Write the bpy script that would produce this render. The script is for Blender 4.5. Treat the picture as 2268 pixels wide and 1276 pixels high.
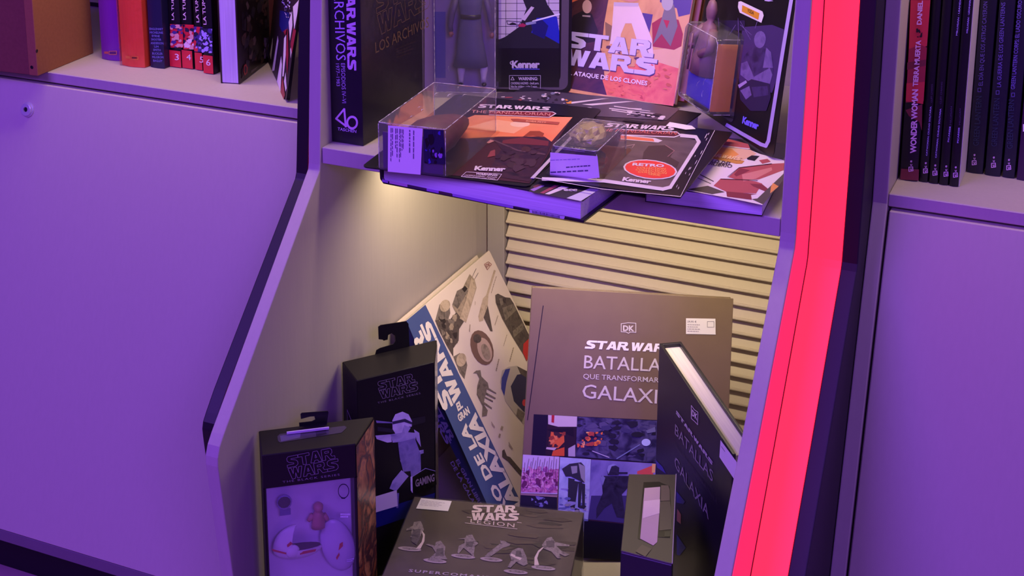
import bpy, bmesh, math, random
from mathutils import Vector, Matrix
random.seed(7)
SC = bpy.context.scene
COL = SC.collection
for o in list(bpy.data.objects): bpy.data.objects.remove(o)

# ------------------------------------------------------------------ camera
FPX, CYP, ZC = 3257.054, 45.796, 1.16667
CAM = Vector((0, -1.333333, ZC))
def _rot(rx, ry, rz):
    B = Matrix(((1,0,0),(0,0,-1),(0,1,0)))
    Ry = Matrix(((math.cos(ry),0,math.sin(ry)),(0,1,0),(-math.sin(ry),0,math.cos(ry))))
    Rx = Matrix(((1,0,0),(0,math.cos(rx),-math.sin(rx)),(0,math.sin(rx),math.cos(rx))))
    Rz = Matrix(((math.cos(rz),-math.sin(rz),0),(math.sin(rz),math.cos(rz),0),(0,0,1)))
    return Rz @ Rx @ Ry @ B
RC = _rot(.241496444, .417024517, .003888766)
cd = bpy.data.cameras.new('camera'); cam = bpy.data.objects.new('camera', cd); COL.objects.link(cam)
cd.sensor_fit = 'HORIZONTAL'; cd.sensor_width = 36; cd.lens = FPX/2268*36
cd.shift_x = 0; cd.shift_y = -(638-CYP)/2268; cd.clip_start = .05
m3 = Matrix((RC[0], -RC[1], -RC[2])).transposed()
cam.matrix_world = Matrix.Translation(CAM) @ m3.to_4x4()
SC.camera = cam

# ------------------------------------------------------------------ light and exposure
SC.view_settings.view_transform = 'Standard'; SC.view_settings.look = 'None'
SC.view_settings.gamma = 1; SC.view_settings.use_curve_mapping = False
SC.view_settings.exposure = 0.0
w = bpy.data.worlds.new('shop_ambient'); SC.world = w; w.use_nodes = True
w.node_tree.nodes['Background'].inputs[0].default_value = (.30, .10, .95, 1)
w.node_tree.nodes['Background'].inputs[1].default_value = 0.055
def area(name, loc, target, sx, sy, power, col):
    l = bpy.data.lights.new(name, 'AREA'); l.shape = 'RECTANGLE'; l.size = sx; l.size_y = sy
    l.energy = power; l.color = col
    o = bpy.data.objects.new(name, l); COL.objects.link(o); o.location = loc
    o.rotation_euler = (Vector(target)-Vector(loc)).to_track_quat('-Z', 'Y').to_euler()
    return o
VIOLET = (.352, .108, 1.24)
WARM = (1.0, .80, .53)
area('shop_violet_light', (-1.45, -2.0, 2.2), (-.75, 0, .5), 1.5, .9, 58, VIOLET)
area('shop_violet_light', (1.25, -2.3, 2.0), (-.6, -.1, .5), .9, .8, 30, VIOLET)
area('cubby_lamp', (-.53, .045, .652), (-.53, .17, .22), .42, .02, 1.32, WARM)
area('upper_shelf_lamp', (-.50, -.03, 1.16), (-.50, .06, .4), .42, .05, 2.3, (1, .73, .48))
area('left_bookcase_lamp', (-1.02, .00, 1.08), (-1.02, .06, 0), .5, .05, 2.0, (1, .70, .44))
area('right_bookcase_lamp', (0.0, .00, 1.08), (0.0, .06, 0), .5, .05, 1.15, (1, .70, .44))

# ------------------------------------------------------------------ helpers: pixel rays to points on real planes
def ray(x, y):
    return RC.transposed() @ Vector(((x-1134)/FPX, (y-CYP)/FPX, 1))
def on(n, d, x, y):
    r = ray(x, y); n = Vector(n); t = (d-n.dot(CAM))/n.dot(r); return CAM+r*t
def wx(x, y, v): return on((1,0,0), v, x, y)
def wy(x, y, v): return on((0,1,0), v, x, y)
def wz(x, y, v): return on((0,0,1), v, x, y)
def V(ox, oy, s): return lambda x, y: (ox+x/s, oy+y/s)       # a detail view of the photograph
z1=V(0,0,3.19); z2=V(680,0,3.753); z3=V(1200,0,3.753); z4=V(780,180,3.753); z5=V(1180,180,3.545); z6=V(1760,0,2.4547)
y3=V(440,680,2.1417); y4=V(860,560,2.2775); y5=V(1120,660,2.0717)
a1=V(200,0,7.507); a2=V(460,0,5.3167); a3=V(1990,0,3.0396); a4=V(930,0,5.8); a5=V(1250,0,5.103); a6=V(1490,40,3.988)
a7=V(560,920,3.5857); a8=V(740,700,2.5538); b1=V(900,560,4.2533); b2=V(960,820,4.254); b3=V(1140,900,3.544)
b4=V(1360,1030,5.1867); b5=V(1440,740,3.986); b6=V(830,1090,4.725); b7=V(1000,200,5.8); b8=V(1480,290,6.3786)

# ------------------------------------------------------------------ materials
def lin(c):
    c = c/255
    return c/12.92 if c <= .04045 else ((c+.055)/1.055)**2.4
def rgb(c): return tuple(lin(k) for k in c)+(1,)
_M = {}
def pm(c, rough=.5, metal=0, amt=.06, scale=40, bump=0, stretch=None, spec=.5, name=None):
    key = (tuple(c), rough, metal, amt, scale, bump, stretch, spec)
    if key in _M: return _M[key]
    m = bpy.data.materials.new(name or 'mat'); m.use_nodes = True
    nt = m.node_tree; b = nt.nodes['Principled BSDF']
    b.inputs['Roughness'].default_value = rough; b.inputs['Metallic'].default_value = metal
    b.inputs['Specular IOR Level'].default_value = spec
    base = rgb(c)
    tc = nt.nodes.new('ShaderNodeTexCoord'); nz = nt.nodes.new('ShaderNodeTexNoise')
    nz.inputs['Scale'].default_value = scale; nz.inputs['Detail'].default_value = 4
    src = tc.outputs['Object']
    if stretch:
        mp = nt.nodes.new('ShaderNodeMapping'); mp.inputs['Scale'].default_value = stretch
        nt.links.new(src, mp.inputs[0]); src = mp.outputs[0]
    nt.links.new(src, nz.inputs['Vector'])
    mx = nt.nodes.new('ShaderNodeMix'); mx.data_type = 'RGBA'
    mx.inputs[6].default_value = tuple(k*(1-amt) for k in base[:3])+(1,)
    mx.inputs[7].default_value = tuple(min(1, k*(1+amt)) for k in base[:3])+(1,)
    nt.links.new(nz.outputs[0], mx.inputs[0]); nt.links.new(mx.outputs[2], b.inputs['Base Color'])
    if bump:
        bp = nt.nodes.new('ShaderNodeBump'); bp.inputs['Strength'].default_value = bump; bp.inputs['Distance'].default_value = .001
        nt.links.new(nz.outputs[0], bp.inputs['Height']); nt.links.new(bp.outputs[0], b.inputs['Normal'])
    _M[key] = m; return m
def ramp_mat(name, cols, scale=30, rough=.4, detail=6, dist=.8, spec=.5):
    m = bpy.data.materials.new(name); m.use_nodes = True; nt = m.node_tree; b = nt.nodes['Principled BSDF']
    b.inputs['Roughness'].default_value = rough; b.inputs['Specular IOR Level'].default_value = spec
    tc = nt.nodes.new('ShaderNodeTexCoord'); nz = nt.nodes.new('ShaderNodeTexNoise')
    nz.inputs['Scale'].default_value = scale; nz.inputs['Detail'].default_value = detail; nz.inputs['Distortion'].default_value = dist
    nt.links.new(tc.outputs['Object'], nz.inputs['Vector'])
    r = nt.nodes.new('ShaderNodeValToRGB'); e = r.color_ramp.elements
    n = len(cols); e[0].position = .28; e[0].color = rgb(cols[0]); e[1].position = .72; e[1].color = rgb(cols[-1])
    for i in range(1, n-1):
        k = e.new(.28+.44*i/(n-1)); k.color = rgb(cols[i])
    nt.links.new(nz.outputs[0], r.inputs[0]); nt.links.new(r.outputs[0], b.inputs['Base Color'])
    return m
def emit(c, s):
    m = bpy.data.materials.new('led_and_edge_glow'); m.use_nodes = True; nt = m.node_tree; b = nt.nodes['Principled BSDF']
    b.inputs['Base Color'].default_value = (.35, .02, .02, 1); b.inputs['Emission Color'].default_value = c+(1,); b.inputs['Emission Strength'].default_value = s
    return m
def clear(name, tint=(.96,.96,.97), haze=.05, rough=.06, bump=.25, scale=60, refl=1.0):
    m = bpy.data.materials.new(name); m.use_nodes = True; nt = m.node_tree
    out = nt.nodes['Material Output']; nt.nodes.remove(nt.nodes['Principled BSDF'])
    tr = nt.nodes.new('ShaderNodeBsdfTransparent'); tr.inputs[0].default_value = tint+(1,)
    gl = nt.nodes.new('ShaderNodeBsdfGlossy'); gl.inputs['Roughness'].default_value = rough
    df = nt.nodes.new('ShaderNodeBsdfDiffuse'); df.inputs[0].default_value = (.8,.8,.8,1)
    lw = nt.nodes.new('ShaderNodeLayerWeight'); lw.inputs[0].default_value = .28
    tc = nt.nodes.new('ShaderNodeTexCoord'); nz = nt.nodes.new('ShaderNodeTexNoise'); nz.inputs['Scale'].default_value = scale
    nt.links.new(tc.outputs['Object'], nz.inputs['Vector'])
    bp = nt.nodes.new('ShaderNodeBump'); bp.inputs['Strength'].default_value = bump; bp.inputs['Distance'].default_value = .002
    nt.links.new(nz.outputs[0], bp.inputs['Height'])
    nt.links.new(bp.outputs[0], gl.inputs['Normal']); nt.links.new(bp.outputs[0], lw.inputs['Normal'])
    mu = nt.nodes.new('ShaderNodeMath'); mu.operation = 'MULTIPLY'; mu.inputs[1].default_value = .55*refl
    nt.links.new(lw.outputs['Fresnel'], mu.inputs[0])
    m1 = nt.nodes.new('ShaderNodeMixShader'); m1.inputs[0].default_value = haze
    nt.links.new(tr.outputs[0], m1.inputs[1]); nt.links.new(df.outputs[0], m1.inputs[2])
    m2 = nt.nodes.new('ShaderNodeMixShader'); nt.links.new(mu.outputs[0], m2.inputs[0])
    nt.links.new(m1.outputs[0], m2.inputs[1]); nt.links.new(gl.outputs[0], m2.inputs[2])
    nt.links.new(m2.outputs[0], out.inputs[0])
    return m

LAM = pm((178,170,163), .58, 0, .05, 260, .05, (1,1,.06), spec=.22, name='grey_laminate')
LAMD = pm((182,173,164), .56, 0, .035, 260, .05, (1,1,.06), spec=.22, name='door_laminate')
DARKP = pm((17,12,25), .5, 0, .1, 60, name='dark_panel')
BLACK = pm((16,14,20), .38, 0, .1, 50, name='black_card')
BLACKM = pm((26,23,26), .55, 0, .15, 60, name='black_matt')
PAPER = pm((206,198,188), .8, 0, .06, 300, .1, (1,1,18), name='page_edges')
PAPER_Y = pm((206,198,188), .8, 0, .24, 520, .2, (.02,1,.02), name='page_edges')
PAPER_X = pm((206,198,188), .8, 0, .24, 520, .2, (1,.02,.02), name='page_edges')
WHITE = pm((235,232,228), .55, 0, .02, 30, name='white_paper')
CHROME = pm((215,212,220), .22, .45, .02, 30, name='chrome')
CLEAR = clear('clear_plastic')
CLEARF = clear('clear_film', haze=.015, bump=.12, scale=25, rough=.05)
GREY_TX = pm((120,116,120), .6, name='grey_print')

RIMM = bpy.data.materials.new('rim_glint'); RIMM.use_nodes = True  # whitish see-through material for highlights drawn on the bubbles
def _rim(m):
    nt = m.node_tree; out = nt.nodes['Material Output']; b = nt.nodes['Principled BSDF']
    b.inputs['Base Color'].default_value = (.8,.78,.8,1); b.inputs['Roughness'].default_value = .2
    tr = nt.nodes.new('ShaderNodeBsdfTransparent'); mx = nt.nodes.new('ShaderNodeMixShader')
    nz = nt.nodes.new('ShaderNodeTexNoise'); nz.inputs['Scale'].default_value = 140
    tc = nt.nodes.new('ShaderNodeTexCoord'); nt.links.new(tc.outputs['Object'], nz.inputs['Vector'])
    mp = nt.nodes.new('ShaderNodeMapRange'); mp.inputs[1].default_value = .35; mp.inputs[2].default_value = .68; mp.inputs[3].default_value = .12; mp.inputs[4].default_value = .75
    nt.links.new(nz.outputs[0], mp.inputs[0]); nt.links.new(mp.outputs[0], mx.inputs[0])
    nt.links.new(tr.outputs[0], mx.inputs[1]); nt.links.new(b.outputs[0], mx.inputs[2]); nt.links.new(mx.outputs[0], out.inputs[0])
_rim(RIMM)
# ------------------------------------------------------------------ mesh builder
class MB:
    def __init__(s): s.v=[]; s.f=[]; s.m=[]
    def add(s, vs, fs, mi=0):
        o=len(s.v); s.v += [tuple(p) for p in vs]
        for f in fs: s.f.append(tuple(i+o for i in f)); s.m.append(mi)
        return s
    def box(s, a, b, mi=0):
        x0,y0,z0=a; x1,y1,z1_=b
        return s.add([(x0,y0,z0),(x1,y0,z0),(x1,y1,z0),(x0,y1,z0),(x0,y0,z1_),(x1,y0,z1_),(x1,y1,z1_),(x0,y1,z1_)],
              [(0,3,2,1),(4,5,6,7),(0,1,5,4),(1,2,6,5),(2,3,7,6),(3,0,4,7)], mi)
    def prism(s, poly, ax, a, b, mi=0):
        def P(p,t):
            return {0:(t,p[0],p[1]),1:(p[0],t,p[1]),2:(p[0],p[1],t)}[ax]
        n=len(poly)
        vs=[P(p,a) for p in poly]+[P(p,b) for p in poly]
        return s.add(vs,[tuple(range(n)),tuple(range(2*n-1,n-1,-1))]+[(i,(i+1)%n,n+(i+1)%n,n+i) for i in range(n)],mi)
    def poly(s, pts, mi=0): return s.add(pts,[tuple(range(len(pts)))],mi)
    def ell(s, c, r, n=14, k=8, t0=0, t1=math.pi, mi=0, p0=0, p1=2*math.pi, M=None):
        vs=[]; full=abs(p1-p0-2*math.pi)<1e-6; nn=n if full else n+1
        for i in range(k+1):
            t=t0+(t1-t0)*i/k
            for j in range(nn):
                p=p0+(p1-p0)*j/n
                q=Vector((r[0]*math.sin(t)*math.cos(p), r[1]*math.sin(t)*math.sin(p), r[2]*math.cos(t)))
                if M: q=M@q
                vs.append(Vector(c)+q)
        fs=[]
        for i in range(k):
            for j in range(n):
                a=i*nn+j; b=i*nn+(j+1)%nn
                fs.append((a,b,b+nn,a+nn))
        return s.add(vs,fs,mi)
    def loft(s, rings, mi=0, cap=True):
        n=len(rings[0]); vs=[p for r in rings for p in r]; fs=[]
        for i in range(len(rings)-1):
            for j in range(n):
                fs.append((i*n+j,i*n+(j+1)%n,(i+1)*n+(j+1)%n,(i+1)*n+j))
        if cap: fs+= [tuple(range(n-1,-1,-1)), tuple((len(rings)-1)*n+j for j in range(n))]
        return s.add(vs,fs,mi)
    def tube(s, pts, rs, n=8, mi=0):
        pts=[Vector(p) for p in pts]
        if not isinstance(rs,(list,tuple)): rs=[rs]*len(pts)
        rings=[]
        for i,p in enumerate(pts):
            d=(pts[min(i+1,len(pts)-1)]-pts[max(i-1,0)]).normalized()
            u=d.orthogonal().normalized() if abs(d.y)>.99 else d.cross(Vector((0,1,0))).normalized()
            v=d.cross(u)
            rings.append([p+rs[i]*(u*math.cos(2*math.pi*j/n)+v*math.sin(2*math.pi*j/n)) for j in range(n)])
        return s.loft(rings,mi)
    def build(s, name, mats, parent=None, bevel=0, segs=1, smooth=False, label=None, fix=True, merge=False):
        me=bpy.data.meshes.new(name); me.from_pydata(s.v,[],s.f)
        if not isinstance(mats,(list,tuple)): mats=[mats]
        for m in mats: me.materials.append(m)
        for p,mi in zip(me.polygons,s.m): p.material_index=mi
        if fix or bevel or merge:
            bm=bmesh.new(); bm.from_mesh(me)
            if merge: bmesh.ops.remove_doubles(bm,verts=bm.verts,dist=1e-6)
            if fix: bmesh.ops.recalc_face_normals(bm,faces=bm.faces)
            if bevel:
                ed=[e for e in bm.edges if len(e.link_faces)==2 and e.calc_face_angle(0)>.35]
                bmesh.ops.bevel(bm,geom=ed,offset=bevel,segments=segs,profile=.5,affect='EDGES',clamp_overlap=True)
            bm.to_mesh(me); bm.free()
        if smooth:
            for p in me.polygons: p.use_smooth=True
        o=bpy.data.objects.new(name,me); COL.objects.link(o)
        if parent is not None: o.parent=parent
        if label: o['label']=label
        return o

def tag(o, label, cat, group=None):
    o['label']=label; o['category']=cat
    if group: o['group']=group
    return o
class Thing:
    """An Empty at the thing's base; local x = right, y = into the thing, z = up, front face at y = 0."""
    def __init__(s, name, label, cat, O=(0,0,0), X=(1,0,0), U=(0,0,1), group=None):
        x=Vector(X).normalized(); u=Vector(U); u=(u-x*u.dot(x)).normalized(); y=u.cross(x)
        s.M=Matrix(((x[0],y[0],u[0],O[0]),(x[1],y[1],u[1],O[1]),(x[2],y[2],u[2],O[2]),(0,0,0,1)))
        s.I=s.M.inverted(); s.e=bpy.data.objects.new(name,None); COL.objects.link(s.e)
        s.e.empty_display_size=.05; s.e.matrix_world=s.M
        tag(s.e,label,cat,group); s.cam=s.I@CAM; s.R3=s.I.to_3x3()
    def at(s, px, ax='y', val=0):
        """local point on the plane local-axis = val seen at photo point px"""
        k='xyz'.index(ax); r=s.R3@ray(*px); t=(val-s.cam[k])/r[k]; return s.cam+r*t
    def part(s, name, mb, mats, **k):
        p=k.pop('parent',s.e); return mb.build(name,mats,p,**k)

def settle(t, z):
    """lift or lower a thing so that its lowest vertex rests at height z"""
    lo=1e9
    for c in t.e.children:
        if c.type=='MESH': lo=min(lo,min((t.M@v.co)[2] for v in c.data.vertices))
    t.e.location.z += z-lo
_FC={}
def glyphs(text, bold=0.0, shear=0.0, spacing=1.0):
    key=(text,bold,shear,spacing)
    if key in _FC: return _FC[key]
    c=bpy.data.curves.new('lettering','FONT'); c.body=text; c.offset=bold; c.shear=shear; c.space_character=spacing; c.resolution_u=2
    o=bpy.data.objects.new('lettering',c); COL.objects.link(o)
    me=bpy.data.meshes.new_from_object(o)
    vs=[tuple(v.co) for v in me.vertices]; fs=[tuple(p.vertices) for p in me.polygons]
    bpy.data.objects.remove(o); bpy.data.curves.remove(c); bpy.data.meshes.remove(me)
    if not vs: vs=[(0,0,0),(1,0,0),(0,1,0)]; fs=[]
    x0=min(v[0] for v in vs); x1=max(v[0] for v in vs)
    _FC[key]=([( (v[0]-x0)/(x1-x0), v[1]/.70) for v in vs],fs); return _FC[key]

# block letters of the film title's logo, as outlines (outer, hole)
LET={
'S':([(0,0),(.74,0),(.95,.17),(.95,.42),(.80,.58),(.40,.70),(.40,.76),(1.02,.76),(1.02,1),(.2,1),(.05,.86),(.05,.62),(.2,.46),(.6,.34),(.6,.25),(0,.25)],None,1.0),
'T':([(0,.76),(0,1),(.98,1),(.98,.76),(.64,.76),(.64,0),(.34,0),(.34,.76)],None,.98),
'A':([(0,0),(.32,1),(.70,1),(1.0,0),(.69,0),(.64,.18),(.36,.18),(.31,0)],[(.43,.40),(.58,.40),(.505,.72)],1.0),
'R':([(0,0),(0,1),(.78,1),(.92,.86),(.92,.58),(.76,.46),(.86,.25),(1.12,.25),(1.12,0),(.68,0),(.44,.40),(.29,.40),(.29,0)],[(.29,.62),(.62,.62),(.62,.78),(.29,.78)],1.1),
'W':([(0,1),(.24,0),(.52,0),(.61,.52),(.70,0),(.98,0),(1.22,1),(.94,1),(.83,.45),(.74,1),(.48,1),(.39,.45),(.28,1)],None,1.18),
'Z':([(0,0),(0,.24),(.62,.24),(.62,.30),(.24,.42),(.05,.58),(.05,.84),(.22,1),(1.0,1),(1.0,.76),(.40,.76),(.40,.68),(.80,.56),(.96,.40),(.96,.17),(.78,0)],None,1.0)}
def keyhole(o,h):
    if not h: return o
    best=min(((i,j) for i in range(len(o)) for j in range(len(h))), key=lambda t:(o[t[0]][0]-h[t[1]][0])**2+(o[t[0]][1]-h[t[1]][1])**2)
    i,j=best; hh=h[j:]+h[:j]+[h[j]]
    area=lambda p: sum(p[k][0]*p[(k+1)%len(p)][1]-p[(k+1)%len(p)][0]*p[k][1] for k in range(len(p)))
    if area(o)*area(h)>0: hh=hh[::-1]
    return o[:i+1]+hh+o[i:]
def logo_letters(two=True):
    L=[]
    def row(s,x,y,sc=1):
        for ch in s:
            o,h,wd=LET[ch]; f=lambda p:(x+p[0],y+p[1])
            L.append(([f(p) for p in o],[f(p) for p in h] if h else None)); x+=wd+.04
        return x
    if two:
        row('STAR',0,1.08); row('WARS',0.02,0); W=4.28; H=2.08
    else:
        x=row('STAR',0,0); x=row('WARS',x+.12,0); W=x; H=1
    return [([(p[0]/W,p[1]/H) for p in o],[(p[0]/W,p[1]/H) for p in h] if h else None) for o,h in L]
class Decal:
    """flat print: thin polygons lying just proud of a face of a thing"""
    def __init__(s, th, ax='y', val=0, sign=-1):
        s.t=th; s.ax=ax; s.val=val; s.sg=sign; s.mb=MB(); s.mats=[]; s.k=0
    def mi(s,m):
        if m not in s.mats: s.mats.append(m)
        return s.mats.index(m)
    def off(s,layer): return s.val+s.sg*(.00015+.00012*layer)
    def P(s,px,layer=0):
        q=s.t.at(px,s.ax,s.val); q['xyz'.index(s.ax)]=s.off(layer); return q
    def poly(s, pts, mat, layer=0):
        s.k+=1; layer+=s.k*.02
        s.mb.poly([s.P(p,layer) for p in pts], s.mi(mat)); return s
    def ellipse(s, c, rx, ry, mat, layer=1, n=18, rot=0, ring=0):
        def E(f): return [(c[0]+f*rx*math.cos(a)*math.cos(rot)-f*ry*math.sin(a)*math.sin(rot), c[1]+f*rx*math.cos(a)*math.sin(rot)+f*ry*math.sin(a)*math.cos(rot)) for a in [2*math.pi*i/n for i in range(n)]]
        if not ring: return s.poly(E(1),mat,layer)
        o=E(1); i_=E(1-ring)
        for k in range(n): s.poly([o[k],o[(k+1)%n],i_[(k+1)%n],i_[k]],mat,layer)
        return s
    def line(s, pts, wd, mat, layer=1, closed=False):
        Q=[Vector(p) for p in pts]; n=len(Q)
        for i in range(n if closed else n-1):
            a,b=Q[i],Q[(i+1)%n]; d=(b-a)
            if d.length<1e-6: continue
            d=d.normalized(); nn=Vector((-d.y,d.x))*wd/2; a2=a-d*wd*.3; b2=b+d*wd*.3
            s.poly([a2+nn,b2+nn,b2-nn,a2-nn],mat,layer)
        return s
    def map(s, A,B,U, uv, layer):
        a=s.P(A,layer); b=s.P(B,layer); u=s.P(U,layer); return a+(b-a)*uv[0]+(u-a)*uv[1]
    def text(s, txt, A, B, U, mat, layer=3, bold=0.0, shear=0.0, spacing=1.0):
        s.k+=1; layer+=s.k*.02
        vs,fs=glyphs(txt,bold,shear,spacing)
        s.mb.add([s.map(A,B,U,v,layer) for v in vs],fs,s.mi(mat)); return s
    def logo(s, A, B, U, mat, layer=3, two=True, outline=0):
        s.k+=1; layer+=s.k*.02
        for o,h in logo_letters(two):
            if outline:
                for ring in ([o,h] if h else [o]):
                    P=[s.map(A,B,U,p,layer) for p in ring]; n=len(P)
                    nrm=Vector([0,0,0]); nrm['xyz'.index(s.ax)]=1
                    for i in range(n):
                        a,b=P[i],P[(i+1)%n]; d=(b-a).normalized(); nn=d.cross(nrm)*outline/2
                        s.mb.poly([a+nn,b+nn,b-nn,a-nn],s.mi(mat))
            else:
                s.mb.poly([s.map(A,B,U,p,layer) for p in keyhole(o,h)],s.mi(mat))
        return s
    def blot(s, quad, n, mats, r=(.04,.10), layer=2, asp=1.0, seed=0, slant=0):
        """irregular brush patches inside a four-cornered picture (tl,tr,br,bl)"""
        R=random.Random(seed); tl,tr,br,bl=[Vector(p) for p in quad]
        def B(u,v): return (tl*(1-u)+tr*u)*(1-v)+(bl*(1-u)+br*u)*v
        for i in range(n):
            u,v=R.random(),R.random(); rr=R.uniform(*r); k=R.randint(5,8); m=R.choice(mats); pts=[]
            for j in range(k):
                a=2*math.pi*j/k; q=rr*R.uniform(.5,1.2)
                du=q*math.cos(a); dv=q*asp*math.sin(a)
                uu=min(1,max(0,u+du+slant*dv)); vv=min(1,max(0,v+dv)); pts.append(B(uu,vv))
            s.poly(pts,m,layer+(i%6)*.5)
        return s
    def lines(s, quad, n, mat, layer=2, wd=.5, seed=0):
        """rows of tiny unreadable print"""
        R=random.Random(seed); tl,tr,br,bl=[Vector(p) for p in quad]
        for i in range(n):
            v0=(i+.2)/n; v1=v0+wd/n; e=R.uniform(.55,1)
            f=lambda u,v:(tl*(1-u)+tr*u)*(1-v)+(bl*(1-u)+br*u)*v
            u=0
            while u<e:
                du=R.uniform(.05,.18); s.poly([f(u,v0),f(min(u+du,1),v0),f(min(u+du,1),v1),f(u,v1)],mat,layer); u+=du+.03
        return s
    def build(s, name, label=None, parent=None):
        return s.mb.build(name, s.mats, parent or s.t.e, fix=False, label=label)

# ------------------------------------------------------------------ the setting
fl=MB().box((-3.2,-3.0,-.02),(2.2,.6,0)).build('floor',pm((176,140,150),.5,0,.08,14,.05)); fl['kind']='structure'
wl=MB().box((-3.2,.40,0),(2.2,.44,2.4)).build('wall_back',pm((120,116,122),.7)); wl['kind']='structure'

# display cabinet: two arcade-shaped side panels, light channels, shelf, louvred back
dc=Thing('display_cabinet','tall grey laminate display cabinet with angled sides, louvred back and lit red strip','cabinet',(0,0,0))
def pan(front, back, X0, X1, name, mat, bev=.0011):
    poly=front+[(back,front[-1][1]),(back,front[0][1])]
    return dc.part(name, MB().prism(poly,0,X0,X1), mat, bevel=bev, segs=2)
fL=[(-.0755,1.10),(-.1062,.680),(-.1072,.662),(-.1085,.6560),(-.2650,.4830),(-.2935,.4520),(-.3005,.4430),(-.3045,.4330),(-.3050,.4240),(-.3030,.4080),(-.2890,.2936),(-.256,.02)]
fR=[(-.0765,1.10),(-.1035,.7267),(-.1055,.6680),(-.1068,.6600),(-.1085,.6540),(-.2173,.5119),(-.2817,.4318),(-.2900,.4215),(-.2935,.4120),(-.2930,.4020),(-.256,.02)]
pan(fL,.267,-.7717,-.7575,'side_panel',LAM)
pan(fR,.267,-.2800,-.2658,'side_panel',LAM)
gL=[(-.030,1.10),(-.0404,.8154),(-.0560,.640),(-.0573,.6283),(-.0600,.6220),(-.2215,.4523),(-.2368,.434),(-.2425,.4262),(-.2446,.4190),(-.2440,.4110),(-.2418,.392),(-.21,.15)]
gR=[(-.040,1.10),(-.0478,.7133),(-.0545,.6277),(-.0570,.6210),(-.1517,.4870),(-.2154,.4010),(-.2230,.3900),(-.2230,.3800),(-.20,.15)]
sh=lambda p,d:[(y+d,z) for y,z in p]
pan(gL,.25,-.8192,-.8040,'outer_panel',DARKP)
pan(gR,.25,-.2333,-.2183,'outer_panel',DARKP)
LEDM=emit((1.0,.0110,.037),3.0)
pan(sh(gL,.002),.02,-.8040,-.7719,'light_strip',LEDM,.0004)
pan(sh(gR,.001),.02,-.2642,-.2335,'light_strip',LEDM,.0004)
pan(sh(gR,-.0002),.02,-.2656,-.2643,'dark_gap_strip',BLACKM,0)  # black strip stands in for the dark gap at this joint
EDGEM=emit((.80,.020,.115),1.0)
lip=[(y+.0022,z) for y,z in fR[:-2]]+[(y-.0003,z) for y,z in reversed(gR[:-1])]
dc.part('edge_glow_plate',MB().prism(lip,0,-.2657,-.2649),EDGEM,label='thin glowing plate added over the panel face beside the red strip')  # added emissive plate puts the red glow on the panel's outer face
dc.part('shelf',MB().prism([(-.1040,.680),(-.1040,.6625),(.317,.6625),(.317,.680)],0,-.757,-.2805),LAM,bevel=.0007)
dc.part('base_board',MB().box((-.757,-.286,.172),(-.2805,.30,.190)),LAM,bevel=.0007)
dc.part('plinth',MB().box((-.757,-.20,.0004),(-.2805,-.185,.171)),DARKP)
dc.part('filler_strip',MB().box((-.7715,.2675,.19),(-.7600,.3035,1.1)),LAM,bevel=.0005)
dc.part('filler_strip',MB().box((-.2775,.2675,.19),(-.266,.3035,1.1)),LAM,bevel=.0005)
dc.part('door_stile',MB().box((-.7600,.304,.19),(-.7355,.322,.6622)),LAM,bevel=.0008)
dc.part('door_stile',MB().box((-.3020,.304,.19),(-.2700,.322,.662)),LAM,bevel=.0008)
dc.part('back_panel',MB().box((-.7715,.340,.17),(-.266,.346,1.1)),pm((96,88,82),.6))
dc.part('upper_back_panel',MB().box((-.757,.318,.663),(-.2805,.321,1.1)),LAM,label='plain back panel above the shelf')
slat_poly=[(-.0010,-.0022),(-.0020,-.0008),(-.0016,.0010),(-.0004,.0016),(.0006,.0010),(.0012,.0018),(.0155,.0192),(.0170,.0182),(.0028,-.0004),(.0020,-.0020)]
sm=MB().prism(slat_poly,0,-.7330,-.3035)
s0=dc.part('louvre_slat',sm,pm((214,200,180),.5,0,.03,200,spec=.3),bevel=.0003)
for i in range(24):
    o=s0 if i==0 else s0.copy()
    if i: COL.objects.link(o)
    o.location=(0,.3050,.2085+i*.01905)
dc.part('light_bar',MB().box((-.735,.050,.6555),(-.325,.070,.6624)),pm((200,200,198),.3,.6),bevel=.001,label='slim lamp housing under the shelf')

def bookcase(name,label,X0,X1,panx,doorx):
    b=Thing(name,label,'bookcase')
    prof=[(0,1.10),(0,.6700),(-.0015,.6650),(-.1520,.151),(-.1520,.136),(.30,.136),(.30,1.10)]
    b.part('side_panel',MB().prism(prof,0,panx[0],panx[1]),LAM,bevel=.0011,segs=2)
    b.part('shelf',MB().box((X0,.0012,.6672),(X1,.30,.680)),LAM,bevel=.0009)
    sl=lambda z:-.295*(.6667-z)
    d=b.part('door',MB().prism([(sl(.6640)-.0006,.6640),(sl(.1525)-.0006,.1525),(sl(.1525)+.015,.1525),(sl(.6640)+.014,.6640)],0,doorx[0],doorx[1]),LAMD,bevel=.0010)
    b.part('base_board',MB().box((X0,-.1500,.1355),(X1,.29,.1505)),pm((112,100,112),.6),bevel=.0006)
    b.part('plinth',MB().box((X0,-.0368,.0004),(X1,-.020,.1350)),DARKP)
    b.part('back_panel',MB().box((X0,.286,.69),(X1,.292,1.1)),LAM)
    return b,d
bl,dl=bookcase('bookcase','grey laminate bookcase with a locked slanted door, left of the display cabinet',-1.75,-.8345,(-.8335,-.8195),(-1.75,-.8360))
br,dr=bookcase('bookcase','grey laminate bookcase with plain slanted door, right of the red light strip',-.2035,.45,(-.2180,-.2038),(-.2014,.45))
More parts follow.
